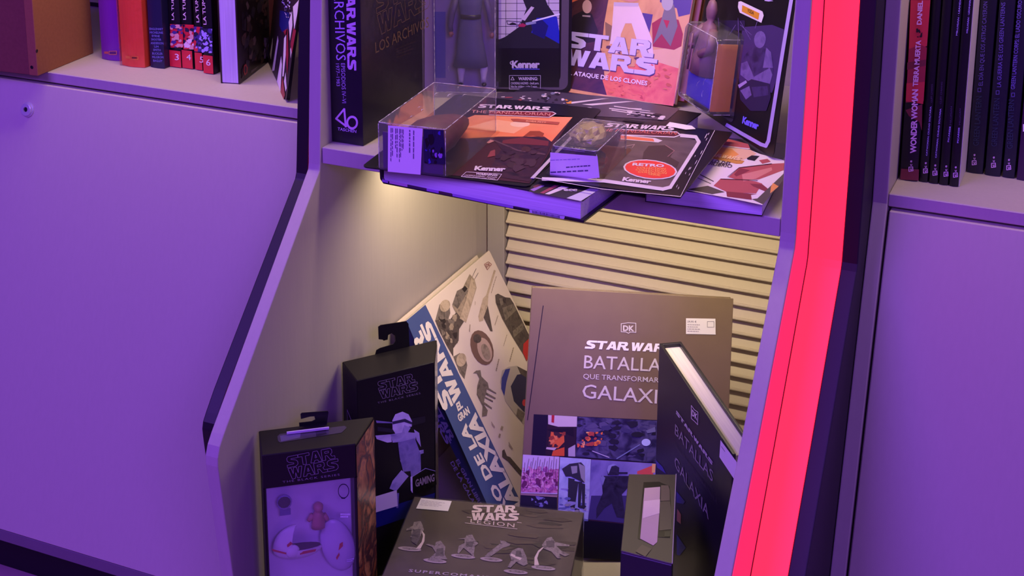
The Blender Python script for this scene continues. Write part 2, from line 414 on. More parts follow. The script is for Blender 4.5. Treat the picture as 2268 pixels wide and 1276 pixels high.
# cam lock on the left door
c=on((0,1,-.295),-.295*.6667-.0006,62,243)
nrm=Vector((0,-1,.295)).normalized()
q=nrm.to_track_quat('Z','Y').to_matrix()
lk=MB()
def ring(r,h,n=20): return [c+q@Vector((r*math.cos(2*math.pi*i/n),r*math.sin(2*math.pi*i/n),h)) for i in range(n)]
lk.loft([ring(0.0093,0),ring(0.0093,.0012),ring(0.0081,.0020),ring(0.0077,.0042),ring(0.0067,.0048),ring(0.0032,.0048),ring(0.0029,.0030)])
lk=lk.build('lock',CHROME,dl,smooth=False,label='chrome key lock')
MB().loft([ring(.0027,.0031,12),ring(.0027,.0036,12)]).build('keyhole',BLACK,lk)

# ------------------------------------------------------------------ book builders
def book(th, w, d, h, cover, kind, pages=PAPER, bt=.0022, inset=.003, round_=0, spine_mat=None):
    """kind 'spine': spine is the front face (x = thickness). 'face': front cover is the front face (y = thickness), spine at x = 0.
    'soft' variants have no overhang."""
    if pages is PAPER: pages = PAPER_Y if kind=='face' else PAPER_X
    if kind=='spine':
        mb=MB(); n=8
        fr=[(w*i/n, -round_*math.sin(math.pi*i/n)) for i in range(n+1)] if round_ else [(0,0),(w,0)]
        poly=fr+[(w,d),(w-bt,d),(w-bt,bt+.001),(bt,bt+.001),(bt,d),(0,d)]
        c=th.part('cover',mb.prism(poly,2,0,h),cover,bevel=.0004)
        th.part('pages',MB().box((bt,bt+.001,inset),(w-bt,d-inset,h-inset)),pages)
    elif kind=='face':
        poly=[(0,0),(w,0),(w,bt),(bt+.001,bt),(bt+.001,d-bt),(w,d-bt),(w,d),(0,d)]
        c=th.part('cover',MB().prism(poly,2,0,h),cover,bevel=.0006,segs=2)
        th.part('pages',MB().box((bt+.001,bt,inset),(w-inset,d-bt,h-inset)),pages)
    elif kind=='fore':      # fore edge faces the front, spine at the back
        poly=[(0,0),(bt,0),(bt,d-bt),(w-bt,d-bt),(w-bt,0),(w,0),(w,d),(0,d)]
        c=th.part('cover',MB().prism(poly,2,0,h),cover,bevel=.0004)
        th.part('pages',MB().box((bt,inset,inset),(w-bt,d-bt,h-inset)),pages)
    return c
def stand(name,label,pxL,pxR,Z=.68,cat='book',group=None,lean_px=None):
    A=wz(*pxL,Z); B=wy(*pxR,A[1])
    t=Thing(name,label,cat,A+Vector((0,0,.0002)),(1,0,0),(0,0,1),group)
    return t,B[0]-A[0]-.0006

# ------------------------------------------------------------------ left bookcase
mdf=Thing('fibreboard_box','bare brown fibreboard box standing at the left end of the left shelf','box',wz(84,168.5,.6802)+Vector((0,0,0)),wz(84,168.5,.68)-wz(40,163.5,.68))
MDF=pm((146,98,66),.85,0,.14,240,.15,spec=.2); MDF2=pm((120,76,60),.9,0,.14,240,.15,spec=.2)
mdf.part('side_board',MB().box((-.0125,0,0),(0,.112,.42)),MDF,bevel=.0006)
mdf.part('side_board',MB().box((-.2125,0,0),(-.200,.112,.42)),MDF,bevel=.0006)
mdf.part('front_panel',MB().box((-.1998,.0012,.0),(-.0127,.012,.42)),MDF2,bevel=.0005)
mdf.part('back_board',MB().box((-.1998,.100,.0),(-.0127,.112,.42)),MDF2)
for (px,ax,val) in (((81.5,113),'x',0),((70.5,149),'y',0)):
    p=mdf.at(px,ax,val); m=MB()
    R=[]
    for k,r in ((0,.0022),(1,.0016)):
        rr=[]
        for i in range(12):
            a=2*math.pi*i/12; e=.0002-.0001*k
            rr.append(Vector((p[0]+e,p[1]+r*math.cos(a),p[2]+r*math.sin(a))) if ax=='x' else Vector((p[0]+r*math.cos(a),p[1]-e,p[2]+r*math.sin(a))))
        R.append(rr)
    mdf.part('screw_hole',m.loft(R),BLACK)

YEL=pm((230,150,60),.5); DKB=pm((30,26,60),.45)
t,wd=stand('hardback_book','thick purple hardback standing beside the fibreboard box',(225.7,130),(268,134),group=None)
book(t,wd,.16,.27,pm((120,36,150),.35,0,.1,18),'spine',round_=.003)
D=Decal(t,'y',-.0030); D.line([a1(318,850),a1(440,848),a1(438,905),a1(318,905)],1.0,YEL,3,True); D.poly([a1(235,855),a1(305,855),a1(305,895),a1(235,890)],pm((190,90,80)),3); D.poly([a1(330,868),a1(425,866),a1(425,890),a1(330,890)],pm((90,30,90)),3); D.build('publisher_emblem')
t,wd=stand('hardback_book','thick orange red hardback in shrink wrap on the left shelf',(270.5,143.5),(322,145.8))
RED=pm((250,84,52),.25,0,.12,22); book(t,wd,.16,.27,RED,'spine',round_=.0035)
D=Decal(t,'y',-.0036); D.line([a1(680,935),a1(795,940),a1(795,990),a1(680,985)],1.0,YEL,3,True); D.poly([a1(590,925),a1(665,930),a1(665,975),a1(590,970)],pm((240,120,50)),3); D.poly([a1(695,950),a1(775,952),a1(775,972),a1(695,970)],pm((90,30,30)),3); D.build('publisher_emblem')
t.part('shrink_wrap',MB().prism([(.0202*0+.0,.0005),(0,-.0042),(wd*.5,-.0052),(wd+.0006,-.0016),(wd+.0006,.15)],2,.0004,.268),clear('shrink_film',haze=.01,bump=.9,scale=130,refl=.8))
t,wd=stand('hardback_book','navy blue hardback with a column of surnames down its spine',(333.5,148.5),(365.5,150))
book(t,wd,.16,.27,pm((30,28,62),.35),'spine',pages=pm((205,195,215),.8),round_=.0015)
D=Decal(t,'y',-.0017)
NB=pm((120,120,190),.5)
for i,(nm,xa,xb,yb) in enumerate([('ENGLEHART',990,1215,495),('MICHELINIE',995,1215,555),('BYRNE',1030,1160,612),('SHOOTER',1020,1185,670),('ANDERSON',1010,1222,732),('LIM',1068,1142,788),('SMITH',1052,1175,845),('BUCKLER',1035,1208,904),('MILGROM',1035,1222,964),('BAGLEY',1052,1205,1024)]):
    D.text(nm,a1(xa,yb),a1(xb,yb+6),a1(xa-2,yb-36),NB,3,bold=.012)
D.build('spine_lettering')
REDB=pm((214,38,58),.4); PINKW=pm((240,214,220),.5); PURP=pm((70,50,130),.5); LAV=pm((180,165,235),.5); FLESH=pm((225,165,160),.5)
VOL=[((378.5,147.5),(405,149.5),'3',(1365,835),(1535,835),(1395,330),(1405,-130),(1358,330),(1330,400,1540,790),(1410,995),(1480,1000),(1408,890)),
     ((406,150.5),(430.5,152),'4',(1560,832),(1725,835),(1595,325),(1590,-130),(1548,325),(1545,405,1720,820),(1605,990),(1678,1000),(1603,895)),
     ((434.5,154.5),(452,156),'5',(1750,870),(1900,885),(1815,370),(1790,-130),(1768,370),(1725,440,1880,860),(1820,1035),(1890,1042),(1826,935)),
     ((453,162),(476,163.2),'6',(1895,915),(2065,920),(1935,408),(1905,-130),(1885,408),(1850,470,2030,880),(1930,1085),(2005,1090),(1930,980))]
for i,(pl_,pr_,n,ra,rb,ta,tb,tu,pic,na,nb,nu) in enumerate(VOL):
    t,wd=stand('comic_volume','black spined comic volume with the number %s on its red base'%{'3':'three','4':'four','5':'five','6':'six'}[n],pl_,pr_,group='numbered comic volumes on the left shelf')
    book(t,wd,.15,.262,BLACK,'spine',round_=.0016)
    D=Decal(t,'y',-.0018)
    A=D.t.at(a1(*ra),'y',-.0018); zr=A[2]
    D.mb.poly([Vector((.0002,-.0020,.0008)),Vector((wd-.0002,-.0020,.0008)),Vector((wd-.0002,-.0020,zr)),Vector((.0002,-.0020,zr))],D.mi(REDB))
    D.text('LA TUMBA DE',a1(*ta),a1(tb[0]-20,tb[1]-250),a1(*tu),PINKW,3,bold=.01)
    D.text(n,a1(*na),a1(*nb),a1(*nu),PINKW,4,bold=.005)
    x0,y0,x1,y1=pic; qd=[a1(x0,y0),a1(x1,y0+8),a1(x1+6,y1),a1(x0+6,y1)]
    D.poly(qd,(REDB,REDB,PURP,DKB)[i],1)
    D.blot(qd,34,[(FLESH,PURP,DKB,REDB),(FLESH,DKB,PINKW,REDB),(LAV,PURP,REDB,DKB),(LAV,LAV,PURP,DKB)][i],(.12,.34),2,seed=i,asp=.4)
    D.build('spine_print')
t,wd=stand('comic_volume','thin brown edged book pushed in beside volume number six',(488.5,160),(493.5,161))
book(t,wd,.14,.26,pm((120,60,50),.5),'spine')
# paperback standing with its page edges forward
A=wz(491,183,.6802); B=wz(531,186.8,.6802); K=wz(592.5,139.5,.6802)
Xp=Vector(((K-B)[1],-(K-B)[0],0)).normalized(); A=B-Xp*((B-A).length)
t=Thing('comic_paperback','thick dark comic paperback standing with its page edges forward','book',A,Xp)
dd=(K-B).length
book(t,(B-A).length,.108,.26,pm((40,32,22),.35,0,.2,30),'fore',pages=pm((200,190,215),.8,0,.3,420,.2,(1,.1,.02)),bt=.0018,inset=.001)
w_=(B-A).length
D=Decal(t,'x',w_,1)
OL=[pm((70,56,34)),pm((38,30,24)),pm((100,84,66)),pm((52,46,40)),pm((84,60,44))]
D.blot([a2(395,0),a2(700,0),a2(700,690),a2(395,930)],60,OL,(.03,.12),1,asp=.8,seed=3)
D.poly([a2(410,840),a2(415,770),a2(440,750),a2(458,790),a2(455,860),a2(425,890)],pm((160,60,44)),8)
D.poly([a2(420,835),a2(423,785),a2(438,775),a2(446,800),a2(444,850),a2(428,865)],pm((60,40,30)),9)
D.lines([a2(500,830),a2(580,780),a2(580,800),a2(505,860)],2,pm((150,140,120)),8)
D.blot([a2(650,440),a2(710,440),a2(705,690),a2(650,690)],14,[pm((110,90,120)),pm((60,50,70))],(.1,.3),9,seed=5)
D.build('cover_print')
# thin comic fanned towards the front, resting against the panel
A=wz(598,147,.6802); B=wz(632,222.6,.6802)
T=wy(663,0,B[1]); 
t=Thing('comic_book','thin comic with torn white and crimson artwork leaning beside the cabinet side','comic',A+Vector((0,0,.0012)),B-A,(T-B))
wl_=(B-A).length
t.part('pages',MB().box((.0005,.0006,.0005),(wl_-.0005,.0046,.262)),PAPER)
t.part('cover',MB().prism([(0,0),(wl_,0),(wl_,.0052),(0,.0052),(0,.0047),(wl_-.0006,.0047),(wl_-.0006,.0005),(0,.0005)],2,0,.263),BLACK)
D=Decal(t)
D.poly([a2(706,720),a2(780,0),a2(1085,0),a2(925,1190)],pm((42,22,40)),0)
D.poly([a2(850,120),a2(960,150),a2(985,330),a2(880,380),a2(845,300)],pm((30,30,110)),1)
WT=pm((225,215,225))
for i,pts in enumerate([[(760,840),(830,420),(838,480),(790,830)],[(820,960),(870,660),(880,760),(862,1080)],[(885,900),(905,450),(930,410),(925,650),(900,900)],[(1010,80),(1080,0),(1060,170),(1025,360)],[(960,260),(1000,130),(1005,300),(975,480)],[(980,580),(1010,500),(985,690)],[(905,960),(925,850),(938,1040),(925,1080)],[(740,640),(775,430),(770,560),(752,700)]]):
    D.poly([a2(*p) for p in pts],WT,3+i*.3)
for i,pts in enumerate([[(930,640),(950,300),(960,640),(945,900)],[(985,520),(1020,330),(1050,360),(1000,640)],[(865,1100),(890,900),(920,1120),(905,1170)],[(900,370),(940,340),(925,420)]]):
    D.poly([a2(*p) for p in pts],pm((150,28,54)),6+i*.3)
D.blot([a2(860,0),a2(990,0),a2(985,210),a2(935,210)],30,[WT,DKB,LAV],(.03,.09),4,seed=8)
D.build('cover_print')
A=wz(633.5,212,.6802); B=wz(662,214.5,.6802)
t=Thing('hardback_book','pale lilac hardback behind the leaning comic','book',A+Vector((.017,.046,0)),(1,0,0))
book(t,.0185,.12,.25,pm((190,180,215),.5),'spine')
D=Decal(t); D.mb.poly([Vector((0,-.0003,.012)),Vector((.0185,-.0003,.012)),Vector((.0185,-.0003,.032)),Vector((0,-.0003,.032))],D.mi(pm((70,66,120)))); D.build('spine_band')

# ------------------------------------------------------------------ right bookcase
def rbook(label,pl_,pr_,tl_,group=None,mat=BLACK,h=.262,name='comic_volume',d=.15,pages=PAPER,shrink=.0004):
    A=wz(*pl_,.6802); B=wz(*pr_,.6802); T=wy(*tl_,A[1])
    B=wy(*pr_,A[1]); T[1]=A[1]
    t=Thing(name,label,'book',A,(1,0,0),T-A,group)
    wd=(B[0]-A[0])*.955-shrink
    book(t,wd,d,h,mat,'spine',pages=pages,round_=.0012); return t,wd
WWT=pm((235,190,235),.5)
t,wd=rbook('red and black comic volume with a desert spine, leftmost on the right shelf',(1992.5,397),(2034,401.0),(2015.6,0),mat=pm((20,12,26),.35))
D=Decal(t,'y',-.0013)
P1=pm((206,52,66)); P2=pm((160,40,62)); P3=pm((120,40,56))
D.poly([a3(82,0),a3(215,0),a3(192,310),a3(160,320),a3(150,300),a3(70,330)],P1,1)
D.poly([a3(70,330),a3(120,310),a3(150,300),a3(192,320),a3(170,680),a3(50,690)],P2,1.4)
D.poly([a3(55,560),a3(178,550),a3(166,700),a3(50,680)],P1,2)
D.poly([a3(60,420),a3(186,400),a3(184,440),a3(58,470)],P3,2)
D.poly([a3(48,740),a3(160,700),a3(158,880),a3(140,820),a3(70,780)],P3,2)
D.poly([a3(18,1135),a3(138,1140),a3(136,1215),a3(12,1208)],P3,2)
D.text('WONDER WOMAN',a3(118,1030),a3(132,600),a3(80,1030),WWT,5,bold=.035,spacing=.95)
D.text('TIERRA MUERTA',a3(130,580),a3(152,270),a3(97,580),WWT,5,bold=.03,spacing=.95)
D.text('DANIEL W',a3(155,165),a3(168,-60),a3(124,165),WWT,5,bold=.03,spacing=.95)
D.blot([a3(118,190),a3(162,190),a3(160,250),a3(118,250)],8,[pm((26,14,30))],(.15,.3),5,seed=4)
def ecc(D,x,y,m=WWT,s=1):
    D.line([a3(x-13*s,y-14*s),a3(x+13*s,y-16*s),a3(x+15*s,y+10*s),a3(x-13*s,y+14*s)],1.5,m,6,True)
    D.text('c',a3(x+8*s,y+8*s),a3(x+8*s,y-7*s),a3(x-10*s,y+8*s),m,6,bold=.03)
    D.text('c',a3(x+8*s,y-22*s),a3(x+8*s,y-36*s),a3(x-9*s,y-22*s),m,6,bold=.02)
    D.text('e',a3(x+8*s,y-46*s),a3(x+8*s,y-60*s),a3(x-9*s,y-46*s),m,6,bold=.02)
D.build('spine_print'); D=Decal(t,'y',-.0013); ecc(D,84,1138); D.build('publisher_emblem')
B4=[((2034.8,401.4),(2056.5,404.2),(2062,0),(182,1150),[('CATWOMAN: CIUDAD SOLITARIA',190,1048,218,715),('CLIFF CHIANG',222,690,226,565)]),
    ((2057,404.8),(2079,407.6),(2086,0),(246,1165),[('CATWOMAN: CIUDAD SOLITARIA',252,1062,284,730),('CLIFF CHIANG',284,700,292,550)]),
    ((2079.5,408.2),(2101.5,411),(2112,0),(320,1172),[('PICARESE',336,955,348,850),('MILLIGAN',350,840,356,715),('MILLIGAN · LEANDRI',392,238,418,-20)]),
    ((2102,411.4),(2124.5,414),(2138,0),(384,1178),[('PICARESE',400,962,408,858),('MILLIGAN',412,840,416,730),('MILLIGAN · LEONARDI',462,222,484,-20)])]
for i,(pl_,pr_,tl_,e,txt) in enumerate(B4):
    t,wd=rbook('slim black comic volume, %s after the red spined one'%('first','second','third','fourth')[i],pl_,pr_,tl_,group='slim black comics on the right shelf')
    D=Decal(t,'y',-.0013); ecc(D,*e); D.build('publisher_emblem'); D=Decal(t,'y',-.0013)
    for s_,xa,ya,xb,yb in txt:
        dim=(xb>340 and ya<860 and ya>600) or (ya<710 and ya>600)
        D.text(s_,a3(xa+5,ya),a3(xb+5,yb),a3(xa-5,ya),pm((70,56,90)) if dim else LAV,4,bold=.02)
    D.build('spine_print')
    if i==3:
        t.part('back_cover',MB().box((wd,.001,.0003),(wd+.0006,.15,.262)),pm((205,200,200),.5),label='white glossy cover')
GL=[((2141,381),(2179,386.5),(2171,0),(510,1095),[('GREEN LANTERN',540,980,562,645,1),('EL DÍA EN QUE LOS ASTROS CAYERON',567,575,600,10,0)],(545,605)),
    ((2181,387),(2218,391.5),(2207,0),(640,1112),[('GREEN LANTERN',662,985,682,660,1),('LA GUERRA DE LOS GREEN LANTERNS',690,585,720,15,0)],(668,622)),
    ((2220,392),(2249,397),(2241,0),(742,1128),[('GREEN LANTERN',768,1000,780,670,1),('GREEN LANTERN CORPS: EL LADO OSCURO DEL',784,600,838,-60,0)],(772,638))]
GLT=pm((40,52,76),.5)
for i,(pl_,pr_,tl_,e,txt,sq) in enumerate(GL):
    t,wd=rbook('dark navy comic volume set back on the right shelf, %s of its row'%('first','second','third')[i],pl_,pr_,tl_,group='dark navy comics set back on the right shelf',mat=pm((22,20,40),.4))
    D=Decal(t,'y',-.0013); ecc(D,*e); D.build('publisher_emblem'); D=Decal(t,'y',-.0013)
    for s_,xa,ya,xb,yb,dim in txt: D.text(s_,a3(xa,ya),a3(xb,yb),a3(xa-(38 if dim else 28),ya),GLT if dim else pm((104,86,176)),4,bold=.005)
    D.line([a3(sq[0]-10,sq[1]-12),a3(sq[0]+10,sq[1]-13),a3(sq[0]+10,sq[1]+11),a3(sq[0]-10,sq[1]+12)],1.4,pm((90,80,150)),4,True)
    D.build('spine_print')
t,wd=rbook('dark plum comic volume at the right edge of the picture',(2251.5,397.5),(2290,403),(2276,0),mat=pm((54,22,60),.4))
D=Decal(t,'y',-.0013); D.poly([a3(838,835),a3(880,835),a3(880,885),a3(838,885)],WHITE,2); D.build('spine_print')

# ------------------------------------------------------------------ upper shelf of the display cabinet
def rrect(x0,z0,x1,z1,r,n=5):
    P=[]
    for cx,cz,a0 in ((x1-r,z0+r,-90),(x1-r,z1-r,0),(x0+r,z1-r,90),(x0+r,z0+r,180)):
        for i in range(n+1):
            a=math.radians(a0+90*i/n); P.append((cx+r*math.cos(a),cz+r*math.sin(a)))
    return P
def frame_band(D,outer,wd,mat,layer):
    """a rounded line frame in local metres, outer = list of (x,z)"""
    n=len(outer); c=Vector((sum(p[0] for p in outer)/n,sum(p[1] for p in outer)/n)); y=D.off(layer)
    xs=[p[0] for p in outer]; zs=[p[1] for p in outer]; W=max(xs)-min(xs); H=max(zs)-min(zs)
    f=lambda p:(c.x+(p[0]-c.x)*(1-2*wd/W), c.y+(p[1]-c.y)*(1-2*wd/H))
    for i in range(n):
        a,b=outer[i],outer[(i+1)%n]; a2,b2=f(a),f(b)
        D.mb.poly([(a[0],y,a[1]),(b[0],y,b[1]),(b2[0],y,b2[1]),(a2[0],y,a2[1])],D.mi(mat))
def card(name,label,O,X,U,w,h,mat=BLACK,r=.007,group=None):
    t=Thing(name,label,'toy package',O,X,U,group)
    t.part('backing_card',MB().prism(rrect(0,0,w,h,r),1,0,.0010),mat); return t
def bubble(t,u0,u1,v0,v1,d,bev=.006,segs=3,mat=None,fl=.004,name='clear_bubble'):
    mb=MB().add([(u0,-d,v0),(u1,-d,v0),(u1,0,v0),(u0,0,v0),(u0,-d,v1),(u1,-d,v1),(u1,0,v1),(u0,0,v1)],[(0,3,2,1),(4,5,6,7),(0,1,5,4),(1,2,6,5),(3,0,4,7)])
    b=t.part(name,mb,mat or CLEAR,bevel=bev,segs=segs,smooth=True)
    rm=MB(); q=bev*.55; U0,U1,V0,V1,D_=u0+q*.5,u1-q*.5,v0+q*.5,v1-q*.5,-d+q*.5  # pale tubes drawn as highlights along the bubble's edges
    r_=.00042
    lp=[(U0+q,D_,V0),(U1-q,D_,V0),(U1,D_,V0+q),(U1,D_,V1-q),(U1-q,D_,V1),(U0+q,D_,V1),(U0,D_,V1-q),(U0,D_,V0+q),(U0+q,D_,V0)]
    rm.tube(lp,r_,5)
    for a_,b_ in ((U0,V0),(U1,V0),(U1,V1),(U0,V1)): rm.tube([(a_,D_+q,b_),(a_,-.0012,b_)],r_,5)
    R_=random.Random(int(u1*1e5)%97)
    for k in range(7):      # pale strokes drawn as glints on creases of the shell
        x_=R_.uniform(U0+.2*(U1-U0),U1-.1*(U1-U0)); z_=R_.uniform(V0+.1*(V1-V0),V1-.1*(V1-V0)); L1=R_.uniform(.004,.012); a_=R_.uniform(-1,1)
        rm.tube([(x_,-d-.0002,z_),(x_+L1*.4*a_,-d-.0004,z_+L1*.6),(x_+L1*(a_+.5)*.6,-d-.0002,z_+L1)],[.0001,.0004,.0001],4)
    rm.build('rim_glint',RIMM,b,smooth=True)
    if fl: MB().prism(rrect(u0-fl,max(.0005,v0-fl),u1+fl,v1+fl,.006),1,-.0007,-.0003).build('flange',CLEARF,b)
    return b

# big black slip-cased book at the left
A=wz(735.5,313.2,.6802); B=wz(804,324,.6802)
t=Thing('slipcased_book','big black slip-cased book with pink title running down its spine','book',A,Vector((B[0]-A[0],0,0)))
tw=B[0]-A[0]
book(t,tw,.134,.40,pm((20,17,30),.4),'spine')
D=Decal(t); PK=pm((225,190,230),.5); PK2=pm((205,180,235),.5)
D.logo(z2(325,-225),z2(338,585),z2(400,-225),PK,3,two=False)
D.text('ARCHIVOS',z2(224,-75),z2(245,500),z2(306,-75),PK2,3,bold=.0)
D.text('EPISODIOS IV–VI',z2(284,525),z2(294,855),z2(318,525),PK2,3)
D.text('1977–1983',z2(241,528),z2(248,715),z2(270,528),PK2,3)
D.line([z2(330,1050),z2(245,985),z2(312,905),z2(325,1052)],4.2,PK,4); D.ellipse(z2(378,1018),13,15.5,PK,4,ring=.33)
D.text('TASCHEN',z2(257,1080),z2(412,1103),z2(259,1056),PK2,5,bold=.01); D.build('spine_lettering')
D=Decal(t,'x',tw,1); GD=pm((112,92,66),.5)
D.logo(z2(590,300),z2(1010,60),z2(562,-60),GD,3,outline=.0007)
D.text('LOS ARCHIVOS',z2(567,443),z2(1010,222),z2(562,352),GD,3)
D.lines([z2(735,400),z2(900,330),z2(900,440),z2(740,490)],4,pm((60,48,44)),3,wd=.4); D.build('cover_lettering')
t.part('shrink_wrap',MB().box((-.0004*0+.0002,-.0008,.0005),(tw+.0009,.1345,.398)),clear('slipcase_film',haze=.004,bump=.5,scale=60,refl=.5))

# upright carded figure in the middle
A=wz(942,200,.6805); B=wz(1264,206,.6805)
t=card('carded_toy_figure','upright black carded toy with a robed figure in a tall clear bubble',A,B-A,(0,0,1),.1685,.253)
D=Decal(t); GRY=pm((150,132,176),.4); D.poly([a4(60,-60),a4(975,-60),a4(975,1180),a4(60,1180)],GRY,1.6); D.poly([a4(190,150),a4(330,150),a4(330,1000),a4(190,1000)],pm((86,80,170),.4),1.8); LG=pm((196,190,214),.5); NV=pm((30,30,44),.5); BLU=pm((30,44,190),.4)
xs=lambda x:t.at(a4(x,500))[0]
zb=t.at(a4(1300,1180))[2]
frame_band(D,rrect(.0035,.0035,.165,.2495,.009),.0085,pm((86,78,92),.5),1)
D.poly([a4(1010,-40),a4(1790,-40),a4(1790,1120),a4(1010,1120)],pm((18,16,26),.4),1.5)
D.poly([a4(1010,-40),a4(1790,-40),a4(1790,420),a4(1010,505)],LG,2)
for gx in (1105,1245,1655): D.line([a4(gx,-40),a4(gx,500)],1.0,pm((50,44,66)),2.6)
for gy in (42,140,240,338,435): D.line([a4(1010,gy),a4(1790,gy-4)],1.0,pm((50,44,66)),2.6)
D.poly([a4(1310,-40),a4(1600,-40),a4(1640,60),a4(1760,230),a4(1790,420),a4(1790,620),a4(1010,620),a4(1010,510),a4(1100,470),a4(1280,340),a4(1370,110)],NV,3)
D.poly([a4(1500,230),a4(1760,210),a4(1790,400),a4(1790,560),a4(1560,430),a4(1430,420)],BLU,3.4)
D.poly([a4(1430,300),a4(1560,240),a4(1650,330),a4(1600,500),a4(1450,430)],pm((20,26,110),.4),3.8)
D.line([a4(1450,272),a4(1790,180)],3.4,pm((230,235,255)),4.4); D.line([a4(1370,305),a4(1480,285)],6,pm((140,150,190)),4.4)
D.poly([a4(1300,245),a4(1430,80),a4(1470,95),a4(1350,265)],pm((200,190,215)),4.6)
D.poly([a4(1265,320),a4(1320,295),a4(1370,320),a4(1340,345),a4(1270,342)],pm((170,40,90)),5)
D.line([a4(1115,265),a4(1300,280),a4(1270,318),a4(1130,310),a4(1115,265)],1.2,NV,4); D.poly([a4(1150,305),a4(1190,285),a4(1235,300),a4(1235,318),a4(1155,320)],NV,4)
KB=pm((90,90,240),.5)
D.text('Kenner',a4(1182,868),a4(1540,868),a4(1182,780),LG,5,bold=.045,spacing=.92); D.line([a4(1190,884),a4(1535,886)],1.6,KB,5); D.ellipse(a4(1182,806),4.5,4,LG,5,ring=.4)
D.line([a4(1150,968),a4(1550,968),a4(1548,1145),a4(1150,1142)],.9,LG,5,True)
D.line([a4(1190,985),a4(1212,1025),a4(1170,1025)],1,LG,5,True)
D.text('WARNING:',a4(1265,1028),a4(1515,1028),a4(1265,988),LG,5,bold=.03)
D.text('CHOKING HAZARD - Small parts.',a4(1170,1082),a4(1530,1080),a4(1170,1052),LG,5,bold=.01)
D.text('Not for children under 3 years.',a4(1170,1122),a4(1510,1122),a4(1170,1094),LG,5,bold=.01)
D.build('card_print')
d=.030
u0=t.at(a4(170,300),'y',-d)[0]; u1=t.at(a4(978,300),'y',-d)[0]
bubble(t,max(u0,.006),u1,.006,.236,d,.004)
# the figure: a plain robed doll, one lofted body with arms
def P(x,y,dy=-.014): 
    return t.at(a4(x,y),'y',dy)
fb=MB(); n=14
def sec(yc,x0,x1,dp):
    a=P(x0,yc); b=P(x1,yc); c=(a+b)/2; r=(b-a).length/2
    return [Vector((c.x+r*math.cos(2*math.pi*i/n), -.014+dp*math.sin(2*math.pi*i/n)*(1+.08*math.cos(5*2*math.pi*i/n)), c.z)) for i in range(n)]
fb.loft([sec(850,425,875,.0105),sec(690,470,850,.0105),sec(520,480,815,.0095),sec(380,500,800,.0085),sec(250,515,790,.0075),sec(200,520,785,.0072),sec(90,500,800,.0078),sec(-30,490,805,.008),sec(-90,560,730,.006),sec(-120,610,680,.004)])
rb=t.part('toy_figure',fb,pm((84,84,118),.5,0,.12,60,.2),smooth=True)
MB().loft([sec(233,514,790,.0083),sec(175,518,786,.0081)]).build('belt',pm((26,22,32),.4),rb,smooth=True)
SLV=pm((84,70,110),.5,0,.1,60); SKN=pm((150,96,90),.5)
for L_ in ([(470,-20),(415,170),(390,330),(400,400)],[(850,-20),(895,180),(920,330),(925,400)]):
    am=MB().tube([P(*q_) for q_ in L_],[.0036,.0034,.0030,.0026]).build('arm',SLV,rb,smooth=True)
for hx,hy in ((400,430),(925,450)):
    hm=MB(); hm.ell(P(hx,hy),(.0026,.0026,.0034),12,6)
    for k in range(3): hm.tube([P(hx-12+12*k,hy+14),P(hx-12+12*k,hy+44)],[.0009,.0007],5)
    hm.tube([P(hx+(18 if hx<600 else -18),hy-6),P(hx+(30 if hx<600 else -30),hy+18)],[.0009,.0007],5)
    hm.build('hand',SKN,rb,smooth=True)
MB().ell(P(645,-190),(.0060,.0065,.0078)).build('head',SKN,rb,smooth=True)
for xx in (532,820): MB().tube([P(xx,830),P(xx,900),P(xx-3,1000),P(xx-2,1060)],[.0044,.0046,.0032,.0030]).build('boot',pm((190,180,215),.5),rb,smooth=True)
for xx in (525,825): MB().ell(P(xx,1085,-.017),(.0030,.0052,.0024)).build('shoe',BLACK,rb,smooth=True)

# big hardback lying flat, overhanging the shelf edge
A=wz(849,401,.6803); B=wz(1293,494.4,.6803)
t=Thing('hardback_comic','big thick hardback comic lying flat and overhanging the shelf edge','book',B-Vector((math.cos(.07),-math.sin(.07),0))*(B-A).length,(math.cos(.07),-math.sin(.07),0))
W=(B-A).length; H=.0215; DP=.292
bk=t.part('cover',MB().prism([(.004,0),(W,0),(W,.0026),(.006,.0026),(.0035,.006),(.0035,.0165),(.006,H-.0014),(W-.001,H-.0014),(W-.001,H),(.004,H),(.0005,.018),(0,.012),(.0005,.004)],1,0,DP),pm((26,22,30),.35),bevel=.0004)
t.part('pages',MB().box((.004,.0016,.0027),(W-.004,DP-.002,H-.0015)),pm((214,206,224),.8,0,.25,260,.2,(.06,1,3)))
D=Decal(t)
VT=pm((150,110,190)); 
for x0,x1,m in ((250,300,VT),(310,460,pm((190,150,190))),(460,620,pm((60,40,70))),(620,720,VT),(720,830,pm((70,44,60))),(835,1340,pm((150,120,190)))):
    f=lambda x:840+(x-250)*.2035
    D.poly([z4(x0,f(x0)-26),z4(x1,f(x1)-26),z4(x1,f(x1)-4),z4(x0,f(x0)-4)],m,1)
D.poly([z4(1475,1062),z4(1770,1122),z4(1762,1146),z4(1475,1092)],LG,2)
for i in range(22):
    x=1500+i*10.5; yy=1068+(x-1475)*.2
    D.poly([z4(x,yy),z4(x+random.choice((3,5,6)),yy),z4(x+5,yy+22),z4(x,yy+22)],DKB,3)
D.build('barcode_edge')
D=Decal(t,'z',H,1)
WH=pm((220,206,214)); DK=pm((40,32,42)); 
D.poly([z4(1490,860),z4(1610,855),z4(2050,900),z4(1905,1000),z4(1470,920)],DK,1)
for pts,m in (([(1480,905),(1560,868),(1600,872),(1510,918)],VT),([(1560,930),(1680,868),(1720,872),(1590,938)],pm((150,60,90))),([(1600,940),(1740,875),(1800,885),(1640,945)],WH),([(1780,975),(1980,890),(2060,900),(1900,1000)],LG),([(1500,880),(1540,860),(1580,866),(1520,890)],pm((110,50,70)))):
    D.poly([z4(*p) for p in pts],m,2)
